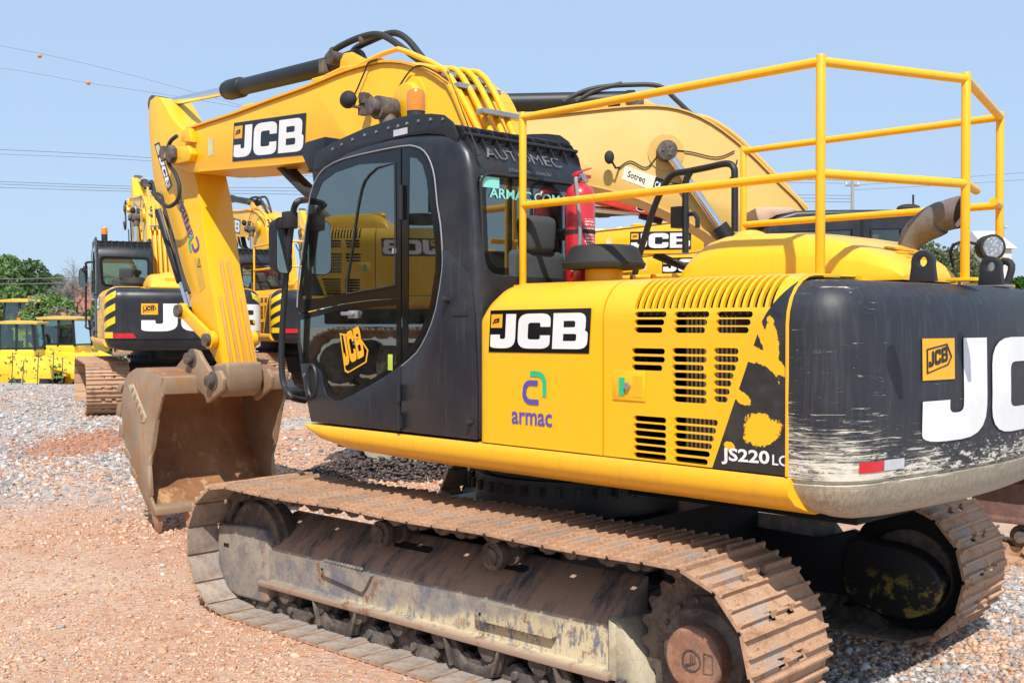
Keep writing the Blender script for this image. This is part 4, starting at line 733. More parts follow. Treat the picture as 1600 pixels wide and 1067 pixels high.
def build_front(root, ym='yellow_paint', sym='yellow_worn'):
    YB = .275
    top = HP(YB, [(294, 203), (330, 191), (367, 179), (423, 158), (471, 141), (506, 127), (540, 113), (575, 103), (600, 98.5), (631, 100), (665, 111), (693, 129), (708, 148)]); top = top+[(.62, 3.0), (.30, 2.3), (.06, 1.75)]
    bot = HP(YB, [(268, 250), (276, 262), (296, 270), (312, 269), (395, 262), (478, 254)])+[(2.2, 3.27), (1.85, 3.05), (1.5, 2.72), (.9, 2.0), (.45, 1.45)]
    tip = HP(YB, [(256, 232), (262, 212)]); tops = smoothpoly(top, 2)
    poly = bot[::-1]+tip+tops; poly = poly+arc(.25, 1.6, .22, 160, 300, 6)
    m = MB(); m.prism(poly, -YB, YB); bo = m.build('boom', ym, root, bevel=.012, smooth=30)
    m = MB(); ribbon(m, tops, -YB-.022, YB+.022, -.018); bs = smoothpoly(bot[3:], 2); ribbon(m, bs, -YB-.022, YB+.022, -.018); m.build('flange', sym, bo, smooth=25)
    logo_px(bo, YB+.001, (363.5, 253), (476, 242.5), (366, 192.5))
    q = HP(YB+.003, [(325.5, 217), (333.5, 215.5), (333.5, 243), (325.5, 245)]); flat([q], lambda u, v: (u, YB+.003, v), 'label_cream', 'warning_label', bo)
    m = MB(); 
    for px, py in ((640, 160), ): p = hp(px, py, YB); m.cyl((p.x, YB-.01, p.z), (p.x, YB+.055, p.z), .15, 32, .13); m.cyl((p.x-.0, YB-.01, p.z), (p.x, YB+.012, p.z), .19, 32)
    m.build('boom_boss', ym, bo, bevel=.006)
    p = hp(260, 240, .30); q = hp(272, 240, .36)
    m = MB(); m.cyl((p.x, -.34, p.z), (p.x, .34, p.z), .07, 16); m.build('arm_pin', 'pin_steel', bo)
    m = MB(); a_ = hp(268, 241, .37); m.tube([a_+Vector((0, -.03, 0)), a_+Vector((0, .03, 0))], .085, 6); m.build('pin_nut', 'pin_steel', bo, bevel=.008)
    m = MB(); m.prism(HP(.33, [(258, 246), (262, 232), (296, 228), (301, 240), (298, 252), (270, 258)]), YB, .35); m.prism(HP(.33, [(284, 222), (286, 204), (296, 200), (300, 222)]), YB, .34); m.build('pin_keeper', ym, bo, bevel=.01)
    m = MB()
    for px, py in ((380, 170), (492, 127)): p = hp(px, py, YB); m = MB(); m.box((p.x-.09, -.1, p.z), (p.x+.09, YB-.03, p.z+.04)); m.build('pipe_bracket', ym, bo, bevel=.006)
    # pipes along the back of the boom
    for k, (y, off) in enumerate(((.24, .08), (.16, .09), (.08, .09), (.0, .09))):
        st = HP(.2, [(672, 110), (700, 123), (715, 133)]); base = [(st[0][0]+.55, st[0][1]+.02+off*.2), (st[0][0]+.2, st[0][1]+off*.7), (st[1][0]+.1, st[1][1]+off), (st[2][0]+.03-.035*k, st[2][1]+off-.03), (.60-.025*k, 3.12), (.26-.025*k, 2.5), (-.02, 2.0)]
        MB().tube([(x, y, z) for x, z in smoothpoly(base, 4)], .0225, 10).build('boom_pipe', ym, bo)
    m = MB(); P = [tuple(hp(a_, b_, .20)) for a_, b_ in ((538, 112), (560, 103), (600, 84), (622, 77), (640, 83), (672, 97), (700, 112))]; m.tube(P, .02, 8); m.build('boom_rail', ym, bo); m = MB(); P = [tuple(hp(a_, b_, .27)) for a_, b_ in ((500, 127), (512, 119), (535, 108), (560, 104))]; m.tube(P, .018, 8); m.build('boom_rail', ym, bo); m = MB(); P = [tuple(hp(a_, b_, .22)) for a_, b_ in ((300, 204), (318, 195), (345, 191), (362, 181))]; m.tube(P, .022, 8); m.build('boom_rail', ym, bo)
    for (px, py) in ((705, 118), (722, 135), (760, 175)): p = hp(px, py, .2); m = MB(); m.box((p.x-.04, -.14, p.z-.02), (p.x+.04, .26, p.z+.015)); m.build('pipe_clamp', 'aluminium', bo, bevel=.004)
    # ram of the arm
    pe = hp(545, 96, .0); pm = hp(359, 141, .0); pr = hp(250, 164, .0); m = MB(); m.cyl(pe, pm, .076, 28); d = (pm-pe).normalized(); m.tube([pm-d*.24, pm-d*.2, pm-d*.01, pm+d*.0], [.08, .094, .094, .088], 28); m.tube([pm, pm+d*.05], .085, 28); m.tube([pe-d*.02, pe-d*.14], .08, 20)
    for k in range(8): pass
    rc = m.build('arm_cylinder', 'black_steel', root, smooth=40, bevel=.006)
    m = MB(); m.cyl(pm, pr-d*.05, .042, 24); m.build('cylinder_rod', 'chrome', rc); m = MB(); m.cyl(pr-d*.1, pr-d*.0, .06, 20); m.cyl(pr+Vector((0, -.09, 0)), pr+Vector((0, .09, 0)), .085, 20); m.build('rod_eye', 'pin_steel', rc)
    m = MB(); 
    for s in (-1, 1):
        br = HP(.14, [(532, 116), (534, 95), (540, 84), (551, 82), (570, 92), (600, 98)]); m.prism(br, s*.14-.016, s*.14+.016)
    pp = hp(545, 93, .14); m.build('ram_bracket', ym, bo, bevel=.006); m = MB(); m.cyl((pe.x, -.19, pe.z), (pe.x, .19, pe.z), .055, 18); m.build('ram_pin', 'pin_steel', bo)
    for k, (off) in enumerate((.07, -.06)):
        pts = [(509, 106, .03), (513, 88, .05), (530, 74, off), (560, 60, off), (588, 54, off), (610, 62, off*1.0), (640, 84, off), (668, 104, .05)] if k == 0 else [(548, 88, -.06), (556, 76, off), (580, 64, off), (612, 52, off), (634, 60, off), (655, 84, off), (668, 102, off), (672, 106, off)]
        MB().tube(smoothpoly([tuple(hp(a_, b_, y)) for a_, b_, y in pts], 4), .026, 10).build('hydraulic_hose', 'hose', bo)
    m = MB()
    for px, py in ((520, 80), (566, 62)): p = hp(px, py, .07); m.sphere(p, .034, 10)
    p = hp(508, 104, .06); m.box((p.x-.04, -.05, p.z-.06), (p.x+.04, .1, p.z+.05)); m.build('hose_fitting', 'pin_steel', bo, bevel=.006)
    for pts in (((552, 152), (558, 140), (563, 128), (570, 112), (576, 98), (590, 93)), ((614, 170), (622, 140), (640, 112), (656, 103), (680, 112), (700, 126))): MB().tube(smoothpoly([tuple(hp(a_, b_, YB+.03)) for a_, b_ in pts], 5), .006, 6).build('wiring', 'rubber', bo)
    # boom rams either side
    e1 = hp(600, 170, .45); e0 = Vector((1.02, .45, 1.38))
    for s in (1, -1):
        A, B = Vector((e1.x, s*.43, e1.z)), Vector((e0.x, s*.43, e0.z)); d = (B-A).normalized(); m = MB(); m.cyl(A+d*1.0, B, .085, 24); m.tube([A+d*.95, A+d*1.1], .098, 24); rr = m.build('boom_cylinder', 'black_steel', root, bevel=.006)
        m = MB(); m.cyl(A, A+d*1.05, .047, 20); m.build('cylinder_rod', 'chrome', rr)
        m = MB(); m.cyl(A+Vector((0, -.07, 0)), A+Vector((0, .09, 0)), .085, 18); m.tube([A+Vector((0, .09 if s > 0 else -.07, 0)), A+Vector((0, .15 if s > 0 else -.12, 0))], .062, 18); m.cyl(A+d*.05, A+d*.17, .062, 16); m.build('rod_eye', 'pin_steel', rr, bevel=.008)
    # working lamp on the boom
    p = hp(544, 156, .46); m = MB(); m.sphere(p, .07, 18, (1.1, .8, .95)); lm = m.build('work_lamp', 'rubber', bo); m = MB(); q = hp(568, 170, .36); g = hp(590, 163, YB); m.tube([p+Vector((-.04, -.0, -.05)), q, Vector((q.x-.05, q.y-.02, q.z+.10)), g], .014, 8); m.box((q.x-.03, q.y-.03, q.z-.05), (q.x+.03, q.y+.03, q.z+.03)); q = hp(569, 152, .37); m.box((q.x-.03, q.y-.03, q.z-.05), (q.x+.03, q.y+.03, q.z+.03)); m.build('lamp_bracket', 'pin_steel', lm, bevel=.004)
    m = MB(); P = [tuple(hp(a_, b_, y)) for a_, b_, y in ((452, 268, .0), (470, 287, .05), (492, 308, .1))]+[(1.3, .1, 2.6)]; m.tube(P, .06, 12); m.tube([(x, y+.12, z+.05) for x, y, z in P], .03, 8); m.build('hose_bundle', 'hose', root)
    # arm
    ys = .17; L_ = [(232, 171), (234, 157), (242, 151), (250, 153), (258, 166), (266, 182), (282, 200), (300, 215)]; 
    left = [(345, 581), (322, 537), (300, 485), (292, 455), (262, 369), (246, 310), (240, 286), (236, 249), (232, 200)]
    right = [(302, 262), (312, 310), (326, 420), (340, 500), (353, 575), (352, 590)]
    poly = HP(ys, left+L_+right); m = MB(); m.prism(poly, -ys, ys); ar = m.build('arm', ym, root, bevel=.012, smooth=28)
    m = MB(); A = hp(355, 590, ys); Bq = hp(340, 505, ys); bx = [(A.x+.16, A.z-.05), (A.x-.005, A.z-.05), (A.x+.0, A.z+.1), (Bq.x-.012, Bq.z-.05), (Bq.x+.03, Bq.z-.05)]
    # worn ribs on the back of the arm
    p0, p1 = hp(344, 520, ys), hp(355, 590, ys); q0 = hp(322, 400, ys)
    for k, y in enumerate((.11, .035, -.04, -.115)):
        m = MB(); a_ = (q0.x, q0.z) if k in (1, 2) else ((q0.x+p0.x)/2, (q0.z+p0.z)/2); b_ = (p1.x, p1.z); d = Vector((b_[0]-a_[0], b_[1]-a_[1])).normalized(); n = Vector((d.y, -d.x)); n = n if n.x < 0 else -n
        m.prism([a_, b_, (b_[0]+n.x*.035, b_[1]+n.y*.035), (a_[0]+d.x*.06+n.x*.03, a_[1]+d.y*.06+n.y*.03)], y-.014, y+.014); m.build('wear_rib', 'rib_worn', ar, bevel=.008)
    e_ = hp(372, 598, 0.); m = MB(); m.prism([(p1.x+.22, p1.z+.12), (p1.x-.02, p1.z+.14), (p1.x-.04, p1.z-.02), (p1.x+.0, p1.z-.14), (p1.x+.12, p1.z-.19), (p1.x+.24, p1.z-.1)], -.19, .19); m.build('arm_end', 'bucket_steel', ar, bevel=.03, seg=3)
    fx = lambda a_, b_: hp(a_, b_, ys+.002)
    q = [fx(241, 226), fx(249, 222), fx(269, 290), fx(262, 300)]; Q = [(v.x, v.z) for v in q]; pl = flat([Q], lambda u, v: (u, ys+.003, v), 'window_black', 'logo_plate', ar)
    U = q[3]-q[0]; V = q[1]-q[0]; L, wd = jcb_letters(1.); joinflat([[[(.30+.64*x/wd, .14+y*.72) for x, y in l] for l in g] for g in L], lambda u, v: (lambda P: (P.x, ys+.005, P.z))(q[0]+U*u+V*v), 'white_vinyl', 'logo_lettering', ar)
    flat([[(.04, .15), (.24, .15), (.24, .85), (.04, .85)]], lambda u, v: (lambda P: (P.x, ys+.005, P.z))(q[0]+U*u+V*v), 'label_cream', 'logo_badge', ar)
    a_, b_ = fx(281, 312), fx(294, 360); t_ = text('armac', .17, frame((a_.x, ys+.004, a_.z), (b_-a_)*-1, (0, 0, 1)), 'purple_vinyl', ar, bold=.002)
    U = (b_-a_).normalized(); n_ = Vector((U.z, 0, -U.x)); n_ = -n_ if n_.x > 0 else n_; w0 = None
    bpy.data.objects.remove(t_); s0 = fx(302, 366); U = (fx(283, 308)-s0).normalized(); Vv = Vector((-U.z, 0, U.x)); Vv = Vv if Vv.x > 0 else -Vv
    t_ = text('armac', .19, None, 'purple_vinyl', ar, bold=.003, mapf=lambda u, v: (s0.x+U.x*u*1.0+Vv.x*v, ys+.004, s0.z+U.z*u+Vv.z*v)); s1 = fx(312, 382); armac_mark(ar, lambda u, v, o: tuple(s1-U*.02+U*u*.8+Vv*v*.8+Vector((0, o, 0))), .22)
    Q = [fx(303, 404), fx(311, 402), fx(321, 447), fx(312, 457)]; flat([[(v.x, v.z) for v in Q]], lambda u, v: (u, ys+.003, v), 'label_amber', 'warning_label', ar); c_ = (Q[0]+Q[1]+Q[2]+Q[3])/4
    flat([[(c_.x-.03, c_.z+.06), (c_.x+.035, c_.z+.06), (c_.x, c_.z+.15)], [(c_.x-.018, c_.z+.069), (c_.x+.022, c_.z+.069), (c_.x, c_.z+.13)]], lambda u, v: (u, ys+.005, v), 'window_black', 'warning_symbol', ar)
    for pts, y0, r in (([(276, 213), (266, 222), (262, 240), (264, 258), (273, 270), (280, 290), (278, 312), (264, 323), (250, 315), (240, 302)], .36, .019), ([(238, 301), (252, 306), (256, 322), (270, 372), (284, 425), (296, 458)], .2, .016), ([(256, 330), (262, 350), (276, 400), (290, 455)], .26, .014)):
        m = MB(); m.tube(smoothpoly([tuple(hp(a_, b_, y0)) for a_, b_ in pts], 4), r, 10); m.build('hydraulic_hose', 'hose', ar)
    # bucket ram in front of the arm
    A, B = hp(252, 330, -.12), hp(286, 440, -.12); A, B = Vector((A.x+.0, -.1, A.z)), Vector((B.x+.0, -.1, B.z)); m = MB(); m.cyl(A, B, .05, 20); bc = m.build('bucket_cylinder', 'black_steel', root); K = hp(290, 487, .0); m = MB(); m.cyl(B, (K.x, -.05, K.z), .03, 16); m.build('cylinder_rod', 'chrome', bc)
    k1, k2, k3 = hp(284, 486, .22), hp(328, 531, .22), hp(316, 552, .22)
    for s in (-1, 1):
        m = MB(); a_, b_ = Vector((k1.x, s*.21, k1.z)), Vector((k2.x, s*.21, k2.z)); d = (b_-a_).normalized(); n = Vector((d.z, 0, -d.x))
        for c_, r in ((a_, .075), (b_, .085)): m.cyl(c_+Vector((0, -.03, 0)), c_+Vector((0, .03, 0)), r, 20)
        m.prism([tuple((a_+n*.055).xz), tuple((b_+n*.06).xz), tuple((b_-n*.06).xz), tuple((a_-n*.055).xz)], s*.21-.022, s*.21+.022); m.build('tipping_link', ym, root, bevel=.005)
    m = MB(); 
    for k_ in (k1, k2): m.cyl((k_.x, -.27, k_.z), (k_.x, .27, k_.z), .042, 18); m.tube([(k_.x, .24, k_.z), (k_.x, .28, k_.z)], .06, 18)
    m.build('link_pin', 'pin_steel', root)
    # bucket
    yb = .60; prof = [(253, 588), (231, 577), (215, 575), (203, 583), (197, 595), (192, 621), (191, 640), (193, 660), (197, 692), (206, 725), (215, 752), (226, 778), (234, 797)]
    P = HP(yb, prof); mouth = HP(yb, [(246, 800), (236, 774), (233, 725), (239, 700), (246, 657), (255, 619)]); m = MB()
    yR = -.71
    for y in (yR, yb): m.prism(P+mouth, y-.014, y+.014)
    bk = m.build('bucket', 'bucket_steel', root, bevel=.004, smooth=25)
    m = MB(); cxz = (sum(p[0] for p in P)/len(P), sum(p[1] for p in P)/len(P)); sp = smoothpoly(P, 3)
    inn = [(x+(cxz[0]-.25-x)*.045, z+(cxz[1]-z)*.045) for x, z in sp]; m.prism(sp+inn[::-1], yR-.005, yb+.005); m.build('bucket_shell', 'bucket_inner', bk, smooth=40)
    t0, t1 = hp(255, 588, yb), hp(255, 617, yb); m = MB(); m.prism([(t0.x+.02, t0.z), (t0.x-.02, t0.z-.01), (t1.x-.02, t1.z), (t1.x+.16, t1.z+.02), (t0.x+.25, t0.z+.0)], yR, yb); m.build('torque_tube', 'bucket_steel', bk, bevel=.015)
    lp = P[-1]; l2 = mouth[0]
    for i in range(5):
        y = yb-.045-i*(yb-yR-.09)/4; a_ = Vector((lp[0]+.02, y, lp[1]+.02)); dr = Vector((l2[0]-mouth[1][0], 0, l2[1]-mouth[1][1])).normalized()
        dr = Vector((-.06, 0, -1)).normalized(); c0 = Vector(((lp[0]+l2[0])/2, y, (lp[1]+l2[1])/2)); m = MB(); m.tube([c0-dr*.04, c0+dr*.06, c0+dr*.20], [.066, .058, .028], 5); m.build('bucket_tooth', 'bucket_tip', bk, bevel=.006)
    m = MB(); m.prism([(lp[0]+.03, lp[1]+.05), (l2[0]-.01, l2[1]+.03), (l2[0]-.01, l2[1]-.03), (lp[0]+.02, lp[1]-.03)], yR-.01, yb+.01); m.build('cutting_edge', 'bucket_steel', bk, bevel=.004)
    for s in (-1, 1): m = MB(); q = HP(yb, [(256, 590), (246, 657), (240, 700), (234, 728), (237, 775)]); yy = yb if s > 0 else yR; ribbon(m, q, yy-.022, yy+.022, .02); m.build('side_cutter', 'bucket_steel', bk, bevel=.004)
    for (a_, b_) in (((190, 600), (187, 612)), ((189, 628), (186, 650)), ((191, 663), (190, 683)), ((197, 700), (203, 716)), ((207, 730), (213, 746))):
        q0, q1 = hp(*a_, yb), hp(*b_, yb); m = MB(); m.prism([(q0.x-.06, q0.z), (q0.x+.03, q0.z), (q1.x+.03, q1.z), (q1.x-.06, q1.z)], yb-.12, yb+.02); m.build('wear_plate', 'bucket_steel', bk, bevel=.004)
    F0, F1 = hp(203, 597, yb+.02), hp(222, 650, yb+.02); U = (F1-F0).normalized(); V = Vector((U.z, 0, -U.x)); V = V if V.x > 0 else -V
    m = MB(); o = F0; pl = [o+V*.05, o+U*.42+V*.06, o+U*.47-V*.0, o+U*.45-V*.06, o+U*.05-V*.04]; m.prism([tuple(q.xz) for q in pl], yb+.012, yb+.022); m.build('cast_plate', 'cream_steel', bk, bevel=.003)
    m = MB()
    for i in range(5): 
        c_ = o+U*(.07+i*.075)+V*.0; m.prism([tuple((c_+U*.0+V*.03).xz), tuple((c_+U*.05+V*.03).xz), tuple((c_+U*.03-V*.035).xz), tuple((c_-U*.0-V*.03).xz)], yb+.02, yb+.027)
    m.build('cast_lettering', 'bucket_steel', bk, bevel=.002)
    for y in (.26, -.24):
        pt = [(276, 575), (294, 553), (303, 545), (312, 548), (318, 560), (332, 582), (345, 578), (352, 592), (350, 610), (338, 620), (326, 630), (322, 618), (300, 598), (278, 594)]
        q = HP(.26, pt); g = MB().prism(q, y-.022, y+.022).build('bucket_ear', 'bucket_steel', bk, bevel=.01, seg=2)
        for px, py, r in ((303, 560, .055), (336, 595, .055)): c_ = hp(px, py, .26); s = 1 if y > 0 else -1; m = MB(); m.cyl((c_.x, y+s*.02, c_.z), (c_.x, y+s*.085, c_.z), r, 18); m.tube([(c_.x, y, c_.z), (c_.x, y+s*.03, c_.z)], r+.035, 20); m.build('bucket_pin', 'pin_steel', g, bevel=.006)
    m = MB(); c_ = hp(336, 595, .0); m.cyl((c_.x, -.24, c_.z), (c_.x, -.5, c_.z), .10, 20); m.build('pin_boss', 'bucket_steel', bk, bevel=.01)
def build_rails(root):
    yl, yr = .93, -.98; zt, zm, z0 = 3.125, 2.6, 2.14; A, B = -.43, -2.30; m = MB()
    C_ = (-2.60, .12); posts = [(A, yl), (B, yl), C_, (B-.02, yr), (-.62, yr)]
    pt = [tuple(hz(px, py, z)) for px, py, z in ()]
    r = .0215
    for i, (x, y) in enumerate(posts): m = MB(); m.cyl((x, y, z0), (x, y, zt), r, 14); m.box((x-.07, y-.05, z0-.004), (x+.07, y+.05, z0+.012)); m.build('rail_post', 'rail_yellow', root, bevel=.002)
    for z in (zt-.03, zm):
        gap = z == zm
        for i in range(4):
            a_, b_ = Vector((*posts[i], z)), Vector((*posts[i+1], z))
            if gap and i == 2: MB().cyl(a_, a_+(b_-a_)*.28, r, 14).build('cut_rail', 'rail_yellow', root); MB().cyl(b_-(b_-a_)*.2, b_, r, 14).build('cut_rail', 'rail_yellow', root); continue
            MB().cyl(a_, b_, r, 14).build('hand_rail', 'rail_yellow', root)
    # black side handle behind the hood and the mirror arm on the right
    P = [tuple(hp(a_, b_, -.6)) for a_, b_ in ((990, 436), (1003, 385), (1022, 325), (1038, 290), (1052, 273), (1075, 268), (1105, 262), (1135, 256), (1146, 262), (1148, 280), (1148, 362))]; MB().tube(smoothpoly(P, 4), .022, 10).build('grab_rail', 'black_steel', root)
    P = [tuple(hp(a_, b_, -.6)) for a_, b_ in ((1080, 267), (1073, 280), (1071, 300), (1071, 395))]; q = hp(1061, 340, -.6); m = MB(); m.tube(smoothpoly(P, 3), .022, 10); m.box((q.x-.04, q.y-.06, q.z-.07), (q.x+.04, q.y+.04, q.z+.07)); m.tube([tuple(hp(a_, b_, -.62)) for a_, b_ in ((1072, 335), (1085, 334), (1090, 342), (1090, 356))], .016, 8); m.build('grab_rail', 'black_steel', root)
def build_exhaust(root):
    y = -.20; c = [(1420, 396), (1421, 384), (1428, 370), (1442, 357), (1462, 345), (1482, 336), (1502, 331)]; P = smoothpoly([tuple(hp(a_, b_, y)) for a_, b_ in c], 4)
    m = MB(); n = len(P); rr = [.048+.037*min(1, i/(n*.6)) for i in range(n)]; m.tube(P, rr, 28, caps=False); m.tube(P, [q-.006 for q in rr], 28, caps=False)
    bm_m = m.mesh('exhaust', ['exhaust_steel'], weld=False, smooth=60); tipx = P[-1][0]
    for v in bm_m.vertices:
        if (v.co-Vector(P[-1])).length < .13: v.co.x += (v.co.z-P[-1][2])*-.35
    link('exhaust', bm_m, root); q = P[0]; m = MB(); m.cyl((q[0], q[1], q[2]-.15), q, .052, 20); m.build('exhaust_stub', 'exhaust_steel', root)
def build_cleaner(root):
    p = hp(933, 437, .70); x, y = -.80, .66; m = MB(); m.tube([(x, y, 2.13), (x, y, 2.24)], .105, 28); m.build('intake_pipe', 'yellow_worn', root, bevel=.006)
    m = MB(); m.tube([(x, y, 2.235), (x, y, 2.24), (x, y, 2.27), (x, y, 2.275), (x, y, 2.355), (x, y, 2.368)], [.17, .225, .235, .225, .19, .165], 36); m.build('intake_cap', 'rubber', root, bevel=.004)
def lamp_on_weight(root):
    p = hx(1546, 387, -2.45); p = Vector((-2.45, p.y, p.z)); m = MB(); d = Vector((-.75, .62, -.05)).normalized(); m.tube([p-d*.07, p-d*.04, p+d*.03, p+d*.04], [.03, .062, .070, .070], 24); o = m.build('rear_lamp', 'rubber', root, bevel=.003)
    MB().tube([p+d*.036, p+d*.046], [.060, .052], 24).build('lamp_lens', 'lamp_glass', o); m = MB(); m.box((p.x-.03, p.y-.03, 2.13), (p.x+.03, p.y+.03, p.z-.05)); m.box((p.x-.09, p.y-.1, 2.125), (p.x+.09, p.y+.12, 2.14)); m.build('lamp_bracket', 'galvanised', o, bevel=.004)
    m = MB(); m.tube(smoothpoly([(p.x, p.y-.02, p.z), (p.x+.1, p.y+.1, p.z+.03), (p.x+.12, p.y+.2, p.z-.03), (p.x+.06, p.y+.22, 2.13)], 4), .008, 6); m.tube(smoothpoly([(p.x-.06, p.y-.08, 2.14), (p.x-.08, p.y-.09, 2.24), (p.x-.02, p.y-.1, 2.26), (p.x+.03, p.y-.1, 2.14)], 4), .02, 8); m.build('lamp_cable', 'rubber', o)
GRP = 'excavators parked in the yard'
ex = empty('excavator', (*CH, 0), AH)
tag(ex, 'large yellow and black tracked excavator in the foreground with roof railings and scraped counterweight', 'excavator', GRP)
track_parts(ex, DT); build_body(ex); build_counterweight(ex); build_cab(ex); build_front(ex); build_rails(ex); build_exhaust(ex); build_cleaner(ex); lamp_on_weight(ex)

# fire extinguisher strapped to the back of the cab
def extinguisher():
    b = hx(906, 438, -.50); root = empty('fire_extinguisher', (0, 0, 0)); root.location = Vector((CH[0]+math.cos(AH)*b.x-math.sin(AH)*b.y, CH[1]+math.sin(AH)*b.x+math.cos(AH)*b.y, 2.14)); root.rotation_euler.z = AH
    tag(root, 'red fire extinguisher strapped upright behind the cab of the foreground excavator', 'fire extinguisher')
    t = hx(906, 278, -.50); hgt = t.z-2.14; r = .088
    m = MB(); m.tube([(0, 0, 0), (0, 0, .02), (0, 0, hgt*.84), (0, 0, hgt*.90), (0, 0, hgt*.94), (0, 0, hgt*.955)], [r*.9, r, r, r*.85, r*.5, r*.25], 32); m.build('cylinder_body', 'extinguisher_red', root)
    m = MB(); m.cyl((0, 0, hgt*.95), (0, 0, hgt), .022, 12); m.cyl((-.01, -.05, hgt*.98), (-.01, .05, hgt*.98), .016, 10); m.cyl((-.03, .02, hgt), (-.05, .02, hgt), .02, 12); m.build('valve', 'aluminium', root)
    m = MB(); m.prism([(-.015, hgt+.0), (.015, hgt+.0), (.02, hgt+.02), (-.02, hgt+.02)], -.08, .05); m.add([(-.012, -.09, hgt+.06), (.012, -.09, hgt+.06), (.012, .04, hgt+.015), (-.012, .04, hgt+.015), (-.012, -.09, hgt+.068), (.012, -.09, hgt+.068), (.012, .04, hgt+.03), (-.012, .04, hgt+.03)], [(0, 3, 2, 1), (4, 5, 6, 7), (0, 1, 5, 4), (1, 2, 6, 5), (2, 3, 7, 6), (3, 0, 4, 7)]); m.build('trigger', 'extinguisher_red', root, bevel=.002)
    m = MB(); m.tube(smoothpoly([(-.02, .05, hgt*.98), (-.05, .09, hgt*.96), (-.06, .085, hgt*.8), (-.07, .075, hgt*.5), (-.06, .08, hgt*.3), (-.03, .1, hgt*.15)], 4), .011, 8); m.build('discharge_hose', 'grey_vinyl', root)
    for nm, mt, z0, z1, a0, a1 in (('label', 'white_vinyl', .56, .62, 150, 235), ('label', 'white_vinyl', .24, .54, 150, 235), ('strap', 'rubber', .49, .525, 0, 360)):
        k = 24; V = []; rr = r+(.0015 if mt != 'rubber' else .004)
        for i in range(k+1): an = R(a0+(a1-a0)*i/k); V += [(rr*math.cos(an), rr*math.sin(an), hgt*z0), (rr*math.cos(an), rr*math.sin(an), hgt*z1)]
        MB().add(V, [(2*i, 2*i+2, 2*i+3, 2*i+1) for i in range(k)]).build(nm, 'extinguisher_label' if nm == 'label' else mt, root)
    m = MB(); m.box((.02, -.03, hgt*.45), (.14, .03, hgt*.55)); m.box((.0, -.1, -.02), (.12, .1, .0)); m.build('bracket', 'black_steel', root)
a = N('extinguisher_label'); X = a.xyz(); row = a.math('GREATER_THAN', a.math('SINE', a.math('MULTIPLY', X[2], 330.)), -.1); n1 = a.noise(160, 2, .5, a.mapping((1, 1, .6))); a.base(a.mix(a.math('MULTIPLY', row, a.ramp(n1, .46, .50)), (.60, .06, .08), (.74, .70, .68))); a.set(.4)
extinguisher()
# ------------------------------------------------------------------ more excavators of the same make
CLEAN = {'scraped_black': 'black_paint', 'flash_worn': 'flash_clean'}
def lite_source():
    r = empty('excavator', (0, 0, 0)); track_parts(r, 0, full=False)
    for sd in (1, -1): MB().cyl((-1.76, sd*1.0, .44), (-1.76, sd*1.33, .44), .26, 20).build('sprocket', 'pin_steel', r); MB().cyl((1.76, sd*1.0, .44), (1.76, sd*1.33, .44), .3, 20).build('idler', 'pin_steel', r)
    m = MB(); m.box((-.7, -1, .45), (.7, 1, .8)); m.cyl((0, 0, .8), (0, 0, 1.13), .62, 24); m.build('carbody', 'black_steel', r)
    return r
FRONT = ('boom', 'arm', 'arm_cylinder', 'boom_cylinder', 'bucket_cylinder', 'tipping_link', 'link_pin', 'bucket', 'hose_bundle')
SKIP = ('track', 'track_frame', 'idler_cover', 'cover_slot', 'frame_end_plate', 'side_step', 'deck_slot', 'track_roller', 'track_guard', 'carrier_roller', 'idler', 'sprocket', 'final_drive', 'travel_motor_cover', 'motor_housing', 'inner_beam', 'carbody', 'rail_post', 'hand_rail', 'cut_rail', 'intake_pipe', 'rear_lamp', 'reflector')
LITE = lite_source(); first = [True]
def copy_excavator(loc, th, label, raise_deg=0, skip=(), trackrot=0, rails=False, lift=0):
    global LITE
    r = empty('excavator', loc, R(90+th)); tag(r, label, 'excavator', GRP); base = o0 = r.name.split('.')[0]
    M = Matrix.Translation((.25, 0, 1.6))@Matrix.Rotation(R(-raise_deg), 4, 'Y')@Matrix.Translation((-.25, 0, -1.6))
    for c in list(ex.children):
        nm = c.name.split('.')[0]
        if nm in skip or (nm in SKIP and not (rails and nm in ('rail_post', 'hand_rail'))): continue
        q = copy_tree(c, r, ('bolt', 'reflector', 'lettering', 'emblem', 'window_label', 'aerial', 'sticker_lettering', 'sticker_outline', 'lifting_eye'), CLEAN)
        if nm in FRONT and raise_deg: q.matrix_basis = M@c.matrix_basis
    for c in list(LITE.children):
        q = copy_tree(c, r); q.rotation_euler.z += R(trackrot)
        if c.name.split('.')[0].startswith('track') and not c.name.startswith('track_frame'): c_, s_ = math.cos(R(trackrot)), math.sin(R(trackrot)); x, y = c.location.xy; q.location = (c_*x-s_*y, s_*x+c_*y, 0)
    return r
def hazard(root):
    cwo = [c for c in root.children if c.name.startswith('counterweight')][0]
    for s in (1, -1):
        flat([[(s*.80, 1.30), (s*1.155, 1.30), (s*1.155, 1.38), (s*.84, 1.38)]], lambda u, v: cw(u, v, .004), 'reflector_red', 'reflector', cwo, .05) if True else None
        parts = []
        for z in (1.53, 1.74, 1.95): 
            parts.append([[(s*1.12, z+.02), (s*1.12, z+.13), (s*1.40, z-.0), (s*1.40, z-.12)]])
        parts.append([[(s*1.16, 1.30), (s*1.38, 1.30), (s*1.38, 1.40), (s*1.16, 1.40)]]); joinflat(parts, lambda u, v: cw(u, v, .004), 'hazard_yellow', 'hazard_sticker', cwo, .05)
simple('hazard_yellow', (.85, .60, .02), .4)
T_ = wp(290, 506, 17.2); fA = Vector((-math.sin(R(23)), math.cos(R(23)), 0)); 
def place(px, Y, th): t = wp(px, 506, Y); f = Vector((-math.sin(R(th)), math.cos(R(th)), 0)); p = Vector((t.x, t.y, 0))+f*2.75; return p
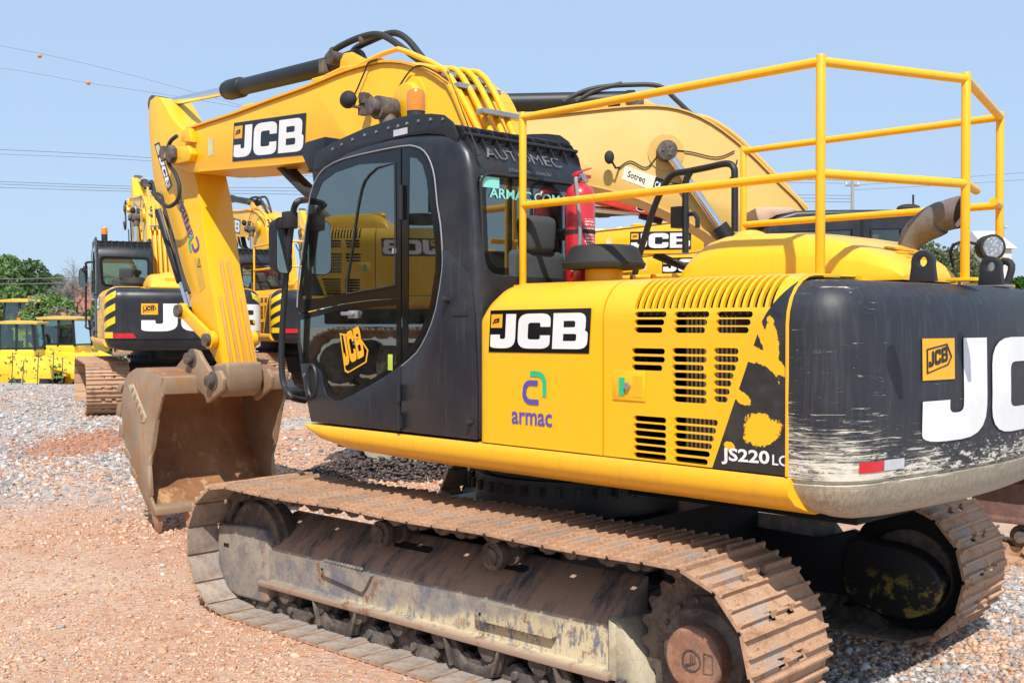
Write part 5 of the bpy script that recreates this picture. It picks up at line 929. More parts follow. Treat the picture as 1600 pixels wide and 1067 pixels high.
p = place(292, 18.4, 24); eA = copy_excavator((p.x, p.y, .40), 24, 'black backed excavator with hazard chevrons standing behind the big raised bucket', 8); hazard(eA)
p = place(530, 21.8, 32); eB = copy_excavator((p.x, p.y, .46), 32, 'excavator half hidden behind the mirror, second in the row of parked diggers', 7, rails=True); hazard(eB)
p = place(650, 26.5, 30); eC = copy_excavator((p.x, p.y, .44), 30, 'excavator seen through the cab glass, third in the row of parked diggers', 8)
for i, (X, Y, z, lb) in enumerate(((6.12, 20.6, .18, 'excavator side on behind the hood, its boom logo above the other two'), (7.2, 24.2, -.08, 'excavator side on behind the hood, its boom logo the middle of three'), (8.2, 27.8, -.25, 'excavator side on behind the hood, its boom logo the lowest of three'))):
    copy_excavator((X, Y, z), 90, lb, -4)
copy_excavator((-9.3, 6.4, 1.0), 180, 'excavator outside the left of the view, mirrored in the dark cab glass')
for o in subtree(LITE): bpy.data.objects.remove(o)
# ------------------------------------------------------------------ larger tan excavator behind, side on
def cat():
    O = (4.15, 13.7); z0 = ground_z(4, 13.5); th = 88; root = empty('excavator', (*O, z0), R(90+th)); an = R(90+th)
    tag(root, 'dusty tan excavator with a black cab behind the yellow railings, its great boom arched', 'excavator')
    P = lambda px, py, y: (lambda v: Vector((v.x, v.y, v.z-z0)))(onplane(px, py, an, 1, y, O)); PP = lambda y, pts: [(P(a_, b_, y).x, P(a_, b_, y).z) for a_, b_ in pts]
    yb = .36; top = smoothpoly(PP(yb, [(640, 232), (790, 190), (870, 180), (950, 171), (1010, 167), (1060, 172), (1110, 193), (1165, 235), (1215, 285), (1258, 330), (1290, 400), (1310, 450)]), 3)
    bot = smoothpoly(PP(yb, [(1200, 470), (1170, 425), (1120, 374), (1075, 345), (1000, 310), (920, 288), (860, 280), (780, 278), (640, 290)]), 3)
    bo = MB().prism(top+bot, -yb, yb).build('boom', 'cat_yellow', root, bevel=.012, smooth=30); m = MB(); ribbon(m, top, -yb-.03, yb+.03, -.02); ribbon(m, bot, -yb-.03, yb+.03, -.02); m.build('flange', 'cat_yellow', bo, smooth=25)
    q = [P(977, 259, yb), P(1043, 283, yb), P(1037, 304, yb), P(971, 280, yb)]; U = (q[1]-q[0]); V = (q[0]-q[3]); o = q[3]; mp = lambda u, v, d: tuple(o+U*u+V*v+Vector((0, d, 0)))
    flat([[(0, 0), (.72, 0), (.72, 1), (0, 1)]], lambda u, v: mp(u, v, .004), 'plate_cream', 'plate', bo); flat([[(.72, 0), (1, 0), (1, 1), (.72, 1)]], lambda u, v: mp(u, v, .004), 'window_black', 'plate', bo)
    text('Sotreq', 1, None, 'window_black', bo, bold=.01, mapf=lambda u, v: mp(.10+u*.155, .3+v*.62, .007)); text('CAT', 1, None, 'white_vinyl', bo, bold=.03, mapf=lambda u, v: mp(.745+u*.105, .28+v*.62, .007))
    p = P(1042, 236, yb+.12); m = MB(); m.cyl((p.x, yb-.01, p.z), (p.x, yb+.20, p.z), .12, 24); 
    for k in range(3): m.cyl((p.x+.06*math.cos(k*2.1), yb+.2, p.z+.06*math.sin(k*2.1)), (p.x+.06*math.cos(k*2.1), yb+.215, p.z+.06*math.sin(k*2.1)), .018, 8)
    m.build('boom_pin', 'pin_steel', bo, bevel=.008); m = MB(); m.cyl((p.x, yb-.01, p.z), (p.x, yb+.015, p.z), .22, 32); m.build('boom_boss', 'cat_yellow', bo)
    for s in (1, -1):
        e = P(1133, 366, yb+.12); A, B = Vector((p.x, s*(yb+.12), p.z)), Vector((e.x, s*(yb+.12), e.z)); d = (B-A).normalized(); m = MB(); m.cyl(A+d*.1, B, .055, 20); rod = m.build('cylinder_rod', 'chrome', root); m = MB(); m.cyl(B-d*.12, B+d*1.5, .10, 20); m.build('cylinder_barrel', 'black_steel', rod)
    a_, b_ = P(992, 157, 0), P(700, 163, 0); m = MB(); m.cyl(a_, b_, .115, 24); m.tube([a_+Vector((0, 0, 0)), a_+(a_-b_).normalized()*-.1], .125, 24); m.build('arm_cylinder', 'black_steel', root); m = MB()
    for s in (1, -1): m.prism(PP(.16, [(968, 174), (970, 152), (985, 146), (1008, 155), (1040, 172)]), s*.16-.02, s*.16+.02)
    m.build('ram_bracket', 'cat_yellow', bo, bevel=.006); q1 = P(990, 158, .2); m = MB(); m.prism(PP(.2, [(975, 150), (1006, 154), (1006, 166), (980, 164)]), .18, .22); m.build('pin_plate', 'pin_steel', bo, bevel=.01)
    for k, pts in enumerate((((880, 160), (905, 146), (935, 137), (985, 133), (1030, 135), (1055, 155), (1080, 178), (1100, 187)), ((900, 160), (930, 142), (972, 131)))): MB().tube(smoothpoly([P(a__, b__, .1) for a__, b__ in pts], 4), .03, 8).build('hydraulic_hose', 'hose', bo)
    for y in (.12, -.05, .28): m = MB(); m.tube(smoothpoly([P(a__, b__, y) for a__, b__ in ((1085, 181), (1110, 187), (1150, 213), (1200, 262), (1238, 302), (1262, 326))], 4), .028, 8); m.build('boom_pipe', 'cat_yellow' if y > 0 else 'rubber', bo)
    m = MB(); m.tube([P(a__, b__, .3) for a__, b__ in ((790, 191), (870, 176), (950, 167))], .02, 8); m.build('boom_rail', 'cat_yellow', bo)
    m = MB(); c_ = P(1128, 210, .2); m.tube([c_+Vector((.08, 0, .04)), c_+Vector((-.08, 0, -.06))], .05, 10); m.build('pipe_clamp', 'rubber', bo)
    m = MB(); c_ = P(952, 246, yb+.18); m.sphere(c_, .075, 14, (.8, .7, 1.1)); m.tube([c_, c_+Vector((-.08, -.06, -.12)), P(968, 262, yb)], .014, 6); m.build('work_lamp', 'rubber', bo)
    for pts in (((1055, 235), (1080, 238), (1120, 246), (1148, 236)), ((968, 262), (985, 252), (1010, 262), (1030, 240)), ((1045, 285), (1100, 293), (1140, 280), (1152, 250))): MB().tube(smoothpoly([P(a__, b__, yb+.02) for a__, b__ in pts], 5), .008, 6).build('wiring', 'rubber', bo)
    # arm and bucket resting on the ground to the left
    tip = P(660, 262, 0); m = MB(); bt = (6.5, .85); m.prism([(tip.x+.25, tip.z+.5), (tip.x-.3, tip.z+.1), (bt[0]-.25, bt[1]+.1), (bt[0]+.1, bt[1]-.1), (tip.x+.45, tip.z-.1)], -.25, .25); m.build('arm', 'cat_yellow', root, bevel=.02)
    # cab
    y = 1.05; w0 = [(1193, 470), (1193, 372), (1200, 352), (1215, 338), (1245, 329), (1300, 327.5), (1425, 327), (1436, 332), (1441, 350), (1447, 400), (1447, 470)]; out = PP(y, w0)
    cb = MB().prism(out, .15, y).build('cab', 'cab_black', root, bevel=.05, seg=4, smooth=60, angle=70); cx, cz = P(1320, 400, y).xz
    win = [PP(y, q_) for q_ in ([(1228, 361), (1331, 358), (1331, 420), (1215, 420), (1218, 370)], [(1361, 357), (1408, 357), (1408, 420), (1361, 420)])]
    cs = [MB().prism(shrink(out, cx, cz, .88), .22, y-.06).build('c', 'dark_inside', None)]+[MB().prism(q_, -.1, y+.2).build('c', 'dark_inside', None) for q_ in win]; boolean(cb, cs)
    for q_ in win:
        MB().prism(q_, y-.02, y-.012).build('window', 'clear_glass', cb); MB().prism(q_, .17, .178).build('window', 'clear_glass', cb); m = MB(); m.tube([(a__, y+.003, b__) for a__, b__ in q_+[q_[0]]], .014, 6); m.build('window_frame', 'black_steel', cb)
    m = MB(); m.prism(PP(y, [(1181, 324), (1200, 322.5), (1243, 324), (1246, 330), (1215, 336), (1200, 344), (1186, 345)]), .2, y-.05); m.build('sun_visor', 'visor_beige', cb, bevel=.015)
    m = MB(); m.box((P(1345, 329, y).x-.03, y, P(1345, 420, y).z), (P(1345, 329, y).x+.0, y+.006, P(1345, 332, y).z)); m.build('door_edge', 'window_black', cb)
    m = MB(); c_ = P(1420, 326, .8); m.sphere(c_, .09, 12, (1.6, 1, .6)); m.tube([c_+Vector((-.05, 0, 0)), c_+Vector((-.05, 0, .16))], .012, 6); m.build('roof_lamp', 'rubber', cb)
    m = MB(); m.box((-3.0, -1.35, 1.1), (-.6, 1.35, 2.1)); m.box((-.6, -1.35, 1.1), (1.0, -.5, 2.0)); m.box((-.7, .1, 1.1), (1.2, 1.3, 1.35)); b_ = m.build('body', 'cat_yellow', root, bevel=.05, seg=3); m = MB(); m.box((-3.35, -1.3, 1.1), (-2.95, 1.3, 2.0)); m.build('counterweight', 'cat_yellow', root, bevel=.12, seg=4)
    for sd in (1, -1):
        o = link('track', MERGED, root); o.location = (0, sd*1.3, 0); o.scale = (1.08, 1, 1.08); m = MB(); m.box((-1.6, sd*1.3-.2, .2), (1.7, sd*1.3+.2, .7)); m.build('track_frame', 'frame_paint', root, bevel=.05)
    m = MB(); m.box((-.7, -1.1, .5), (.7, 1.1, .9)); m.cyl((0, 0, .9), (0, 0, 1.12), .7, 24); m.build('carbody', 'black_steel', root)
    # bucket at the end of the arm, teeth down
    bx = empty('x', (0, 0, 0)); bpy.data.objects.remove(bx); g = P(660, 762, 0); x0 = g.x; yw = .62; pr = [(x0+.35, .02), (x0+.62, .25), (x0+.72, .6), (x0+.6, .95), (x0+.3, 1.1), (x0-.05, .98), (x0-.12, .5), (x0-.02, .02)]
    m = MB(); sp = smoothpoly(pr[:6], 3); inn = shrink(sp, x0+.1, .5, .93); m.prism(sp+inn[::-1], -yw, yw); bk = m.build('bucket', 'cream_steel', root, smooth=40); m = MB()
    for s in (-1, 1): MB().prism(pr, s*yw-.02, s*yw+.02).build('side_plate', 'cream_steel', bk, bevel=.004)
    for i in range(5): yy = -yw+.08+i*(2*yw-.16)/4; m = MB(); m.tube([(x0+.40, yy, .16), (x0+.25, yy, .06), (x0+.05, yy, .0)], [.08, .065, .025], 4); m.build('tooth', 'cream_steel', bk, bevel=.005)
simple('plate_cream', (.74, .71, .55), .5, var=.04); simple('roof_ochre', (.68, .44, .08), .6); simple('visor_beige', (.62, .43, .29), .6)
cat()
# bare crawler undercarriage on the right, behind the counterweight
def chassis():
    O = (4.04+.77*1.5+.62*1.37, 9.05-.64*1.5+.77*1.37); r = empty('crawler_undercarriage', (O[0], O[1], 0), R(90+50)); tag(r, 'rust brown crawler undercarriage partly showing at the right edge behind the foreground excavator', 'undercarriage')
    for sd in (1, -1):
        o = link('track', MERGED, r); o.location = (0, sd*TRY, 0); m = MB(); m.prism([(1.365, .30), (1.365, .335), (1.305, .345), (1.30, .62), (1.2, .66), (1.02, .66), (1.02, .30)], -1.5, 1.75, 'x'); o = m.build('track_frame', 'brown_steel', r, bevel=.006); o.scale.y = sd
        for i in range(8): x = 1.36-i*.365; m = MB(); m.cyl((x, 1.0, .19), (x, 1.28, .19), .095, 18); m.cyl((x, 1.28, .19), (x, 1.33, .19), .05, 12); o = m.build('track_roller', 'pin_steel', r, bevel=.005); o.scale.y = sd
    m = MB(); m.box((-.6, -1.05, .4), (.6, 1.05, .8)); m.cyl((0, 0, .8), (0, 0, 1.0), .6, 24); m.build('carbody', 'brown_steel', r, bevel=.02)
rusty('brown_steel', (.15, .075, .06), (.20, .11, .085), (.16, .1, .085), .4, .15)
chassis()
# ------------------------------------------------------------------ red telescopic boom of a loader between the booms
def red_boom():
    Y = 17.; r = empty('boom_lift', (wp(1090, 506, Y).x, Y, ground_z(4, Y))); tag(r, 'machine with a raised red boom lettered in black, showing under the tan boom', 'boom lift'); g = ground_z(4, Y)
    L = lambda px, py: (lambda v: (v.x-r.location.x, v.z-g))(wp(px, py, Y)); m = MB(); m.prism([L(925, 290), L(1160, 352), L(1150, 385), L(1115, 362), L(925, 317)], -.18, .18); b = m.build('boom', 'loader_red', r, bevel=.01)
    o = Vector(L(990, 334)); d = (Vector(L(1050, 350))-o).normalized(); n = Vector((-d.y, d.x)); k = (Vector(L(1050, 350))-o).length/2.9
    for mt, bo, yy in (('white_vinyl', .07, -.184), ('window_black', .02, -.187)): text('bolt', 1.6, None, mt, b, bold=bo, mapf=lambda u, v: (o.x+d.x*u*k+n.x*(v+.25)*k*1.0, yy, o.y+d.y*u*k+n.y*(v+.25)*k))
    a_, c_ = L(925, 321), L(1000, 333); m = MB(); m.cyl((a_[0]-1, 0, a_[1]+.03), (c_[0], 0, c_[1]), .05, 12); m.build('cylinder_rod', 'chrome', r); e = L(1035, 343); m = MB(); m.cyl((c_[0], 0, c_[1]), (e[0], 0, e[1]), .09, 12); m.build('cylinder_barrel', 'black_steel', r)
    m = MB(); e = L(1150, 370); m.box((e[0]-.4, -.6, .5), (e[0]+2.0, .6, e[1])); m.build('body', 'loader_red', r, bevel=.06)
    for x in (e[0]-.1, e[0]+1.7):
        for s in (-1, 1): m = MB(); m.tube([(x, s*.6, .45), (x, s*.62, .45), (x, s*.85, .45), (x, s*.87, .45)], [.38, .45, .45, .38], 24); m.build('wheel', 'tyre', r)
red_boom()
# ------------------------------------------------------------------ yellow loaders on the lower ground to the left
def loader(loc, rz, label, s=1., band=None):
    r = empty('wheel_loader', loc, rz); tag(r, label, 'wheel loader', 'wheel loaders on the lower ground'); r.scale = (s, s, s)
    m = MB(); m.prism(roundpoly([(-2.6, .9, .1), (-2.6, 1.75, .25), (-2.0, 2.0, .15), (-.1, 2.08), (-.1, .9)]), -.85, .85); h = m.build('engine_hood', 'loader_yellow', r, bevel=.04, seg=3)
    m = MB(); m.prism([(-.1, .9), (-.1, 1.75), (1.7, 1.6), (2.0, 1.2), (1.9, .9)], -.8, .8); m.build('body', 'loader_yellow', r, bevel=.04)
    for sgn in (1, -1):
        for x in (-1.5, 1.35): m = MB(); m.tube([(x, sgn*.75, .7), (x, sgn*.78, .7), (x, sgn*1.22, .7), (x, sgn*1.25, .7)], [.58, .70, .70, .58], 28); wh = m.build('wheel', 'tyre', r); m = MB(); m.cyl((x, sgn*1.2, .7), (x, sgn*1.27, .7), .36, 20); m.build('rim', 'loader_yellow', wh)
    c = MB(); c.box((-.1, -.72, 1.6), (1.35, .72, 1.95)); cb = c.build('cab', 'loader_yellow', r, bevel=.03)
    m = MB()
    for x, y in ((-.05, .68), (-.05, -.68), (.62, .69), (.62, -.69), (1.25, .68), (1.25, -.68)): m.tube([(x+(.10 if x > 1 else 0), y, 1.9), (x, y*.93, 3.02)], .06, 6)
    m.box((-.1, -.72, 1.95), (1.35, .72, 2.02)); m.build('cab_frame', 'black_steel', cb, smooth=20)
    for y in (.70, -.70): MB().add([(-.05, y, 2.0), (1.35, y, 2.0), (1.25, y*.93, 3.0), (-.05, y*.93, 3.0), (-.05, y-.01, 2.0), (1.35, y-.01, 2.0), (1.25, y*.93-.01, 3.0), (-.05, y*.93-.01, 3.0)], [(0, 1, 2, 3), (7, 6, 5, 4), (0, 4, 5, 1), (1, 5, 6, 2), (2, 6, 7, 3), (3, 7, 4, 0)]).build('side_window', 'clear_glass', cb, smooth=10)
    for x in (-.06, 1.3): MB().add([(x+(.06 if x > 1 else 0), -.68, 2.0), (x+(.06 if x > 1 else 0), .68, 2.0), (x-.04, .62, 3.0), (x-.04, -.62, 3.0)], [(0, 1, 2, 3)]).build('end_window', 'clear_glass', cb)
    m = MB(); m.prism(roundpoly([(-.3, 3.0, .03), (-.3, 3.10, .05), (.6, 3.18, .3), (1.5, 3.10, .05), (1.5, 3.0, .03)]), -.8, .8); m.build('cab_roof', 'roof_ochre', cb, bevel=.04, seg=3)
    m = MB(); m.box((.1, -.25, 1.9), (.6, .25, 2.3)); m.box((.05, -.25, 2.2), (.2, .25, 2.75)); m.tube([(1.15, 0, 2.0), (.85, 0, 2.45)], .03, 6); m.tube([(.85+.18*math.cos(t*.5236), .18*math.sin(t*.5236), 2.48) for t in range(13)], .02, 6); m.build('seat', 'seat_cloth', cb, bevel=.03)
    m = MB(); m.cyl((.5, 0, 3.13), (.5, 0, 3.28), .08, 12); m.build('beacon', 'amber_lens', cb); m = MB(); m.tube(smoothpoly([(-1.1, .3, 2.0), (-1.1, .3, 2.55), (-1.25, .3, 2.75)], 3), .08, 12); m.build('exhaust', 'rubber', r); m = MB(); m.cyl((-.7, -.4, 2.0), (-.7, -.4, 2.4), .16, 14); m.build('intake', 'rubber', r)
    
    for sg in (1, -1): MB().prism([(1.5, 1.3), (1.7, 1.7), (3.2, 1.1), (3.4, .5), (3.1, .5), (2.9, .9)], sg*.6, sg*.75).build('lift_arm', 'loader_yellow', r, bevel=.01)
    m = MB(); m.prism([(3.2, .1), (3.3, .9), (3.5, 1.2), (3.45, .9), (3.5, .2), (4.2, .12), (4.2, .05)], -1.2, 1.2); m.build('bucket', 'bucket_steel', r)
    for sg in (1, -1):
        for x in (-1.5, 1.35): MB().prism(roundpoly([(x-.85, .75), (x-.75, 1.3, .2), (x-.3, 1.6, .2), (x+.3, 1.6, .2), (x+.75, 1.3, .2), (x+.85, .75)]), sg*.82, sg*1.28).build('mudguard', 'loader_yellow', r, bevel=.02)
    for sy in (1, -1): m = MB(); m.box((-2.30, min(sy*1.278, sy*1.286), 1.02), (-.72, max(sy*1.278, sy*1.286), 1.30)); m.build('stripe', 'blue_band', h)
    if band: text(band, .30, frame((-.80, 1.29, 1.06), (-1, 0, 0), (0, 0, 1)), 'white_vinyl', h, bold=.015); text(band, .30, frame((-2.2, -1.29, 1.06), (1, 0, 0), (0, 0, 1)), 'white_vinyl', h, bold=.015)
    return r
for px, Y, rz, sc, lb in ((33, 43, 6, .92, 'yellow wheel loader at the left edge with a blue striped hood, nearest of the three'), (106, 46, -8, .98, 'yellow wheel loader with 200 on its blue stripe, beside the parked excavator track'), (42, 62, 178, 1.32, 'yellow wheel loader rearmost of the three, only its cab and stack showing')):
    q = wp(px, 506, Y); loader((q.x-.62*sc*math.cos(R(rz)), Y, -.84), R(rz), lb, sc, 'WA200')
# ------------------------------------------------------------------ vegetation
def leaves(n, cen, rad, size, cols, squash=.85, parent=None, name='crown', lobes=14, seed=1, dens=.55):
    g = np.random.default_rng(seed); L = g.normal(0, 1, (lobes, 3)); L /= np.linalg.norm(L, axis=1)[:, None]; L *= g.uniform(.35, .8, (lobes, 1))*np.array(rad); L[:, 2] = L[:, 2]*squash; lr = g.uniform(.28, .52, lobes)*min(rad)
    k = g.integers(0, lobes, n); d = g.normal(0, 1, (n, 3)); d /= np.linalg.norm(d, axis=1)[:, None]; P = L[k]+d*(lr[k]*g.uniform(dens, 1.08, n)**.6)[:, None]+np.array(cen)
    u = g.normal(0, 1, (n, 3)); u /= np.linalg.norm(u, axis=1)[:, None]; v = np.cross(u, g.normal(0, 1, (n, 3))); v /= np.linalg.norm(v, axis=1)[:, None]; s = (size*g.uniform(.5, 1.4, n))[:, None]
    V = np.stack([P-u*s, P+v*s*.55, P+u*s, P-v*s*.55], 1).reshape(-1, 3); F = np.arange(n*4).reshape(-1, 4)
    me = bpy.data.meshes.new(name); me.from_pydata(V.tolist(), [], F.tolist()); lobec = np.array(cols)[g.integers(0, len(cols), lobes)][k]*g.uniform(.75, 1.25, (n, 1)); at = me.color_attributes.new('tint', 'FLOAT_COLOR', 'POINT'); c = np.ones((n*4, 4)); c[:, :3] = np.repeat(lobec, 4, 0); at.data.foreach_set('color', c.reshape(-1)); me.materials.append(MATS['leaves']); return link(name, me, parent)
def tree(loc, h, rad, cols, label, n=5000, size=.22, seed=1, cat='tree', nm='tree', group=None, trunk=True, bark='bark', lobes=16, dens=.55):
    r = empty(nm, loc); tag(r, label, cat, group); g = random.Random(seed)
    if trunk:
        m = MB(); m.tube([(0, 0, -.3), (.05, 0, h*.25), (.1, .05, h*.5), (.05, 0, h*.8)], [h*.04, h*.03, h*.02, h*.008], 8)
        for i in range(9): t = g.uniform(0, 6.28); z = h*g.uniform(.25, .6); l = rad[0]*g.uniform(.5, .85); m.tube([(.05, 0, z), (math.cos(t)*l*.5, math.sin(t)*l*.5, z+l*.35), (math.cos(t)*l, math.sin(t)*l, z+l*.55)], [h*.015, h*.009, h*.004], 6)
        m.build('trunk', bark, r)
    leaves(n, (0, 0, h-rad[2]), rad, size, cols, parent=r, lobes=lobes, seed=seed, dens=dens); return r
DG = [(.11, .20, .06), (.13, .24, .075), (.10, .17, .06), (.17, .27, .09)]; LG = [(.19, .30, .08), (.22, .33, .11), (.15, .25, .07), (.26, .33, .14)]; BG = [(.24, .22, .14), (.19, .2, .11), (.29, .26, .19), (.14, .16, .08)]  # tree greens lightened, distance haze put into the leaf colour
GT = 'trees beyond the yard'
def at(px, ytop, Y, wpx, cols, label, **k):
    q = wp(px, ytop, Y); zb = -.88; h = q.z-zb; rx = wpx/FPX*Y/2; return tree((q.x, Y, zb), h, (rx, rx*.8, min(h*.48, max(rx*.8, h*.35))), cols, label, **k)
at(22, 398, 75, 130, DG, 'green round tree at the left edge, the leftmost of the row', n=26000, size=.17, seed=2, group=GT, lobes=30)
at(76, 410, 78, 62, DG, 'green tree right of the leftmost one, its crown ending at the bare tree', n=16000, size=.16, seed=3, group=GT, lobes=20)
at(10, 447, 64, 110, LG, 'light green bushy tree low in front of the rounder ones at the far left', n=14000, size=.13, seed=5, group=GT, lobes=24)
at(72, 452, 62, 90, LG, 'light green bushy tree in front, above the wheel loader cabs', n=13000, size=.13, seed=6, group=GT, lobes=24)
at(170, 472, 64, 110, BG+LG[:1], 'dry olive shrub next to the black cab of the parked excavator', n=9000, size=.12, seed=7, cat='shrub', nm='shrub', group=GT, trunk=False, lobes=24)
at(95, 476, 60, 90, BG+LG[:1], 'dry olive shrub just above the wheel loaders', n=9000, size=.12, seed=17, cat='shrub', nm='shrub', group=GT, trunk=False, lobes=24)
at(250, 496, 60, 150, BG, 'low grey brown thicket behind the track of the parked excavator', n=9000, size=.12, seed=27, cat='shrub', nm='shrub', group=GT, trunk=False, lobes=24)
def bare_tree():
    q = wp(118, 394, 66); r = empty('bare_tree', (q.x, 66, -.9)); tag(r, 'pale leafless tree standing against the sky beside the black cab', 'tree'); m = MB(); g = random.Random(5); H = q.z+.9
    def br(p, d, l, rad, k):
        e = p+d*l; mid = p+d*l*.5+Vector((g.uniform(-.08, .08)*l, g.uniform(-.08, .08)*l, 0)); m.tube([p, mid, e], [rad, rad*.8, rad*.62], 5, caps=False)
        if k == 0: return
        for i in range(3 if k > 2 else 4): a_ = Vector((g.gauss(0, 1), g.gauss(0, 1), g.gauss(.35, .5))).normalized(); br(e if i < 2 else mid, (d*.75+a_*.75).normalized(), l*g.uniform(.6, .8), rad*.6, k-1)
    br(Vector((0, 0, 0)), Vector((.05, 0, 1)).normalized(), H*.36, .14, 6); m.build('trunk', 'bark_grey', r, weld=False)
bare_tree()
at(1468, 362, 60, 130, [(.16, .20, .08), (.12, .17, .06), (.2, .22, .11)], 'pale green feathery tree behind the exhaust stack', n=14000, size=.11, seed=8, group=GT, dens=.2, lobes=24)
at(1400, 385, 66, 90, LG, 'light green tree glimpsed left of the exhaust stack', n=9000, size=.13, seed=18, group=GT)
for i, (px, yt, lb) in enumerate(((1500, 405, 'bright green bush left of the white rail post lamp'), (1560, 392, 'bright green bush between the two right hand rail posts'), (1612, 398, 'bright green bush at the right edge of the photo'))):
    at(px, yt, 34, 90, [(.09, .22, .03), (.12, .28, .04), (.06, .15, .02)], lb, n=12000, size=.075, seed=30+i, lobes=22, cat='bush', nm='bush', group='bright bushes at the right', trunk=False)
at(1010, 340, 62, 80, DG, 'green tree glimpsed through the gap under the red boom', n=9000, size=.14, seed=40, group=GT); at(390, 360, 64, 70, LG, 'green tree glimpsed under the second boom in the row', n=9000, size=.13, seed=41, group=GT)
def weeds():
    g = np.random.default_rng(9)
    for i, (px, py, Y, hh) in enumerate(((18, 590, 27.5, .9), (35, 594, 27.5, .7), (58, 590, 27.6, .9), (82, 590, 27.6, .95), (96, 592, 27.6, .75))):
        q = wp(px, py, Y); n = 26; P = np.c_[g.normal(0, .07, n), g.normal(0, .07, n), g.uniform(.1, hh, n)]; r = empty('weed', (q.x, Y, ground_z(q.x, Y)-.05)); tag(r, ('green weed sprig at the crest of the gravel, %s' % ('leftmost', 'second from the left', 'in the middle', 'second from the right', 'rightmost')[i])+' of five', 'weed', 'weeds along the crest')
        MB().tube([(0, 0, 0), (.03, .02, hh*.95)], .012, 5).build('stem', 'bark', r); V = []; 
        for p in P: a_ = g.normal(0, 1, 3); a_ /= np.linalg.norm(a_); b_ = np.cross(a_, g.normal(0, 1, 3)); b_ /= np.linalg.norm(b_); V += [p-a_*.06, p+b_*.025, p+a_*.06, p-b_*.025]
        me = bpy.data.meshes.new('foliage'); me.from_pydata([tuple(v) for v in V], [], [(4*k, 4*k+1, 4*k+2, 4*k+3) for k in range(n)]); at_ = me.color_attributes.new('tint', 'FLOAT_COLOR', 'POINT'); c = np.ones((4*n, 4)); c[:, :3] = (.20, .32, .08); at_.data.foreach_set('color', c.reshape(-1)); me.materials.append(MATS['leaves']); link('foliage', me, r)
weeds()
# ------------------------------------------------------------------ houses, poles, lines
def house(px, py, Y, w_, d_, h_, label, roofm='roof_tile', wall='white_wall', rz=0, z0=-.9, rh=.28):
    q = wp(px, py, Y); r = empty('house', (q.x, Y, z0), rz); tag(r, label, 'house'); hw = q.z-z0-h_*0; m = MB(); m.box((-w_/2, -d_/2, 0), (w_/2, d_/2, hw)); wl = m.build('wall', wall, r)
    m = MB(); e = .4; m.prism([(-w_/2-e, hw), (w_/2+e, hw), (w_/2+e, hw+.12), (0, hw+w_*rh), (-w_/2-e, hw+.12)], -d_/2-e, d_/2+e) if rz else m.add([(-w_/2-e, -d_/2-e, hw), (w_/2+e, -d_/2-e, hw), (w_/2+e, d_/2+e, hw), (-w_/2-e, d_/2+e, hw), (-w_/2, 0, hw+d_*rh), (w_/2, 0, hw+d_*rh)], [(0, 1, 5, 4), (2, 3, 4, 5), (0, 4, 3), (1, 2, 5), (0, 3, 2, 1)]); m.build('roof', roofm, r, smooth=10)
    for x in (-w_*.3, 0, w_*.3): m = MB(); m.box((x-.5, -d_/2-.03, hw*.45), (x+.5, -d_/2+.02, hw*.45+1.1)); f = m.build('window', 'window_black', r); m = MB(); m.box((x-.6, -d_/2-.08, hw*.45-.1), (x+.6, -d_/2, hw*.45)); m.build('sill', 'concrete', f)
house(152, 474, 95, 5, 6, 4, 'white walled house with a red tiled roof behind the bare tree'); house(126, 488, 84, 3.4, 5, 3, 'lower red roofed house just under the bare tree'); house(195, 482, 100, 6, 6, 3, 'small red roofed house low between shrubs and the parked excavator')
house(1537, 392, 110, 2.4, 7, 4, 'pale hall with a white pitched roof beyond the right hand rail posts', 'white_wall', 'white_wall', 0, -.9, .28)
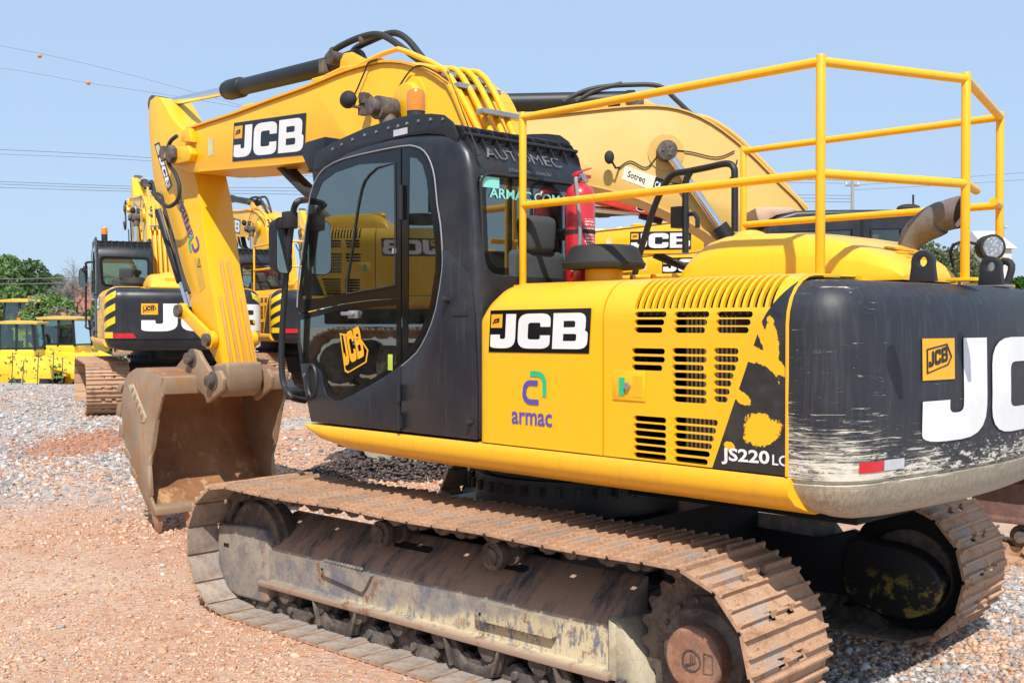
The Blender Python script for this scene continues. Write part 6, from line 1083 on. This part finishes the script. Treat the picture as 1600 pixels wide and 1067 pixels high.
def pole(px, ytop, Y, label, arm=.9):
    q = wp(px, ytop, Y); r = empty('utility_pole', (q.x, Y, -.9)); tag(r, label, 'utility pole', 'poles carrying the power lines'); H = q.z+.9; m = MB(); m.tube([(0, 0, 0), (0, 0, H)], [.17, .11], 10); m.build('post', 'concrete', r)
    m = MB(); m.box((-arm/2, -.05, H-.5), (arm/2, .05, H-.38)); ca = m.build('crossarm', 'bark_grey', r); m = MB()
    for x in (-arm*.45, 0, arm*.45): m.tube([(x, 0, H-.38), (x, 0, H-.2)], [.05, .03], 8)
    m.build('insulator', 'white_vinyl', ca)
    return q
pole(1332, 280, 75, 'concrete utility pole rising behind the black cab of the tan excavator'); pole(1567, 350, 120, 'thin utility pole just right of the outer rail post'); pole(1541, 372, 150, 'small far utility pole between the right hand rail posts', 1.2)
def line(pts, Y, label, r=.022, sag=0):
    P = [wp(a_, b_, Y if isinstance(Y, (int, float)) else y) for (a_, b_), y in zip(pts, [Y]*len(pts) if isinstance(Y, (int, float)) else Y)]; m = MB(); m.tube(smoothpoly([tuple(p) for p in P], 6), r, 5); tag(m.build('power_cable', 'cable', None), label, 'cable', 'overhead power lines')
line([(-300, 20), (0, 72), (150, 104), (330, 152), (640, 240)], 70, 'thin cable sloping down from the upper left, carrying the higher marker ball', .011); line([(-300, 75), (0, 107), (137, 130), (300, 155), (640, 215)], 72, 'thin cable sloping down from the left, carrying the lower marker ball', .011)
for i, (y0, y1, y2, r_) in enumerate(((234, 247, 262, .019), (241, 252, 267, .014), (284, 292, 286, .019), (288, 296, 291, .019), (293, 300, 296, .019))):
    line([(-400, y0-16), (0, y0), (235, y1), (470, y2+8), (900, y2+14), (1333, y2+20)], 75, ('highest', 'second highest', 'middle', 'second lowest', 'lowest')[i]+' of the five level cables crossing the sky behind the arm', r_)
for i, (a_, b_) in enumerate(((290, 270), (297, 281))): line([(1333, a_), (1430, (a_+b_)/2+3), (1600, b_), (1900, b_-22)], [75, 75, 76, 78], ('upper', 'lower')[i]+' of the two cables running right from the pole behind the tan excavator', .014)
for i, y0 in enumerate((436, 444)): line([(-200, y0), (0, y0), (120, y0-2), (300, y0-6)], 50, ('upper', 'lower')[i]+' of two pale cables crossing in front of the green trees', .022)
for px, py, Y, lb in ((62, 88, 70, 'orange marker ball on the higher of the two sloping cables'), (138, 130, 72, 'orange marker ball on the lower of the two sloping cables')):
    q = wp(px, py, Y); m = MB(); m.sphere(q, .14, 14); tag(m.build('marker_ball', 'marker_orange', None), lb, 'marker ball', 'marker balls on the cables')
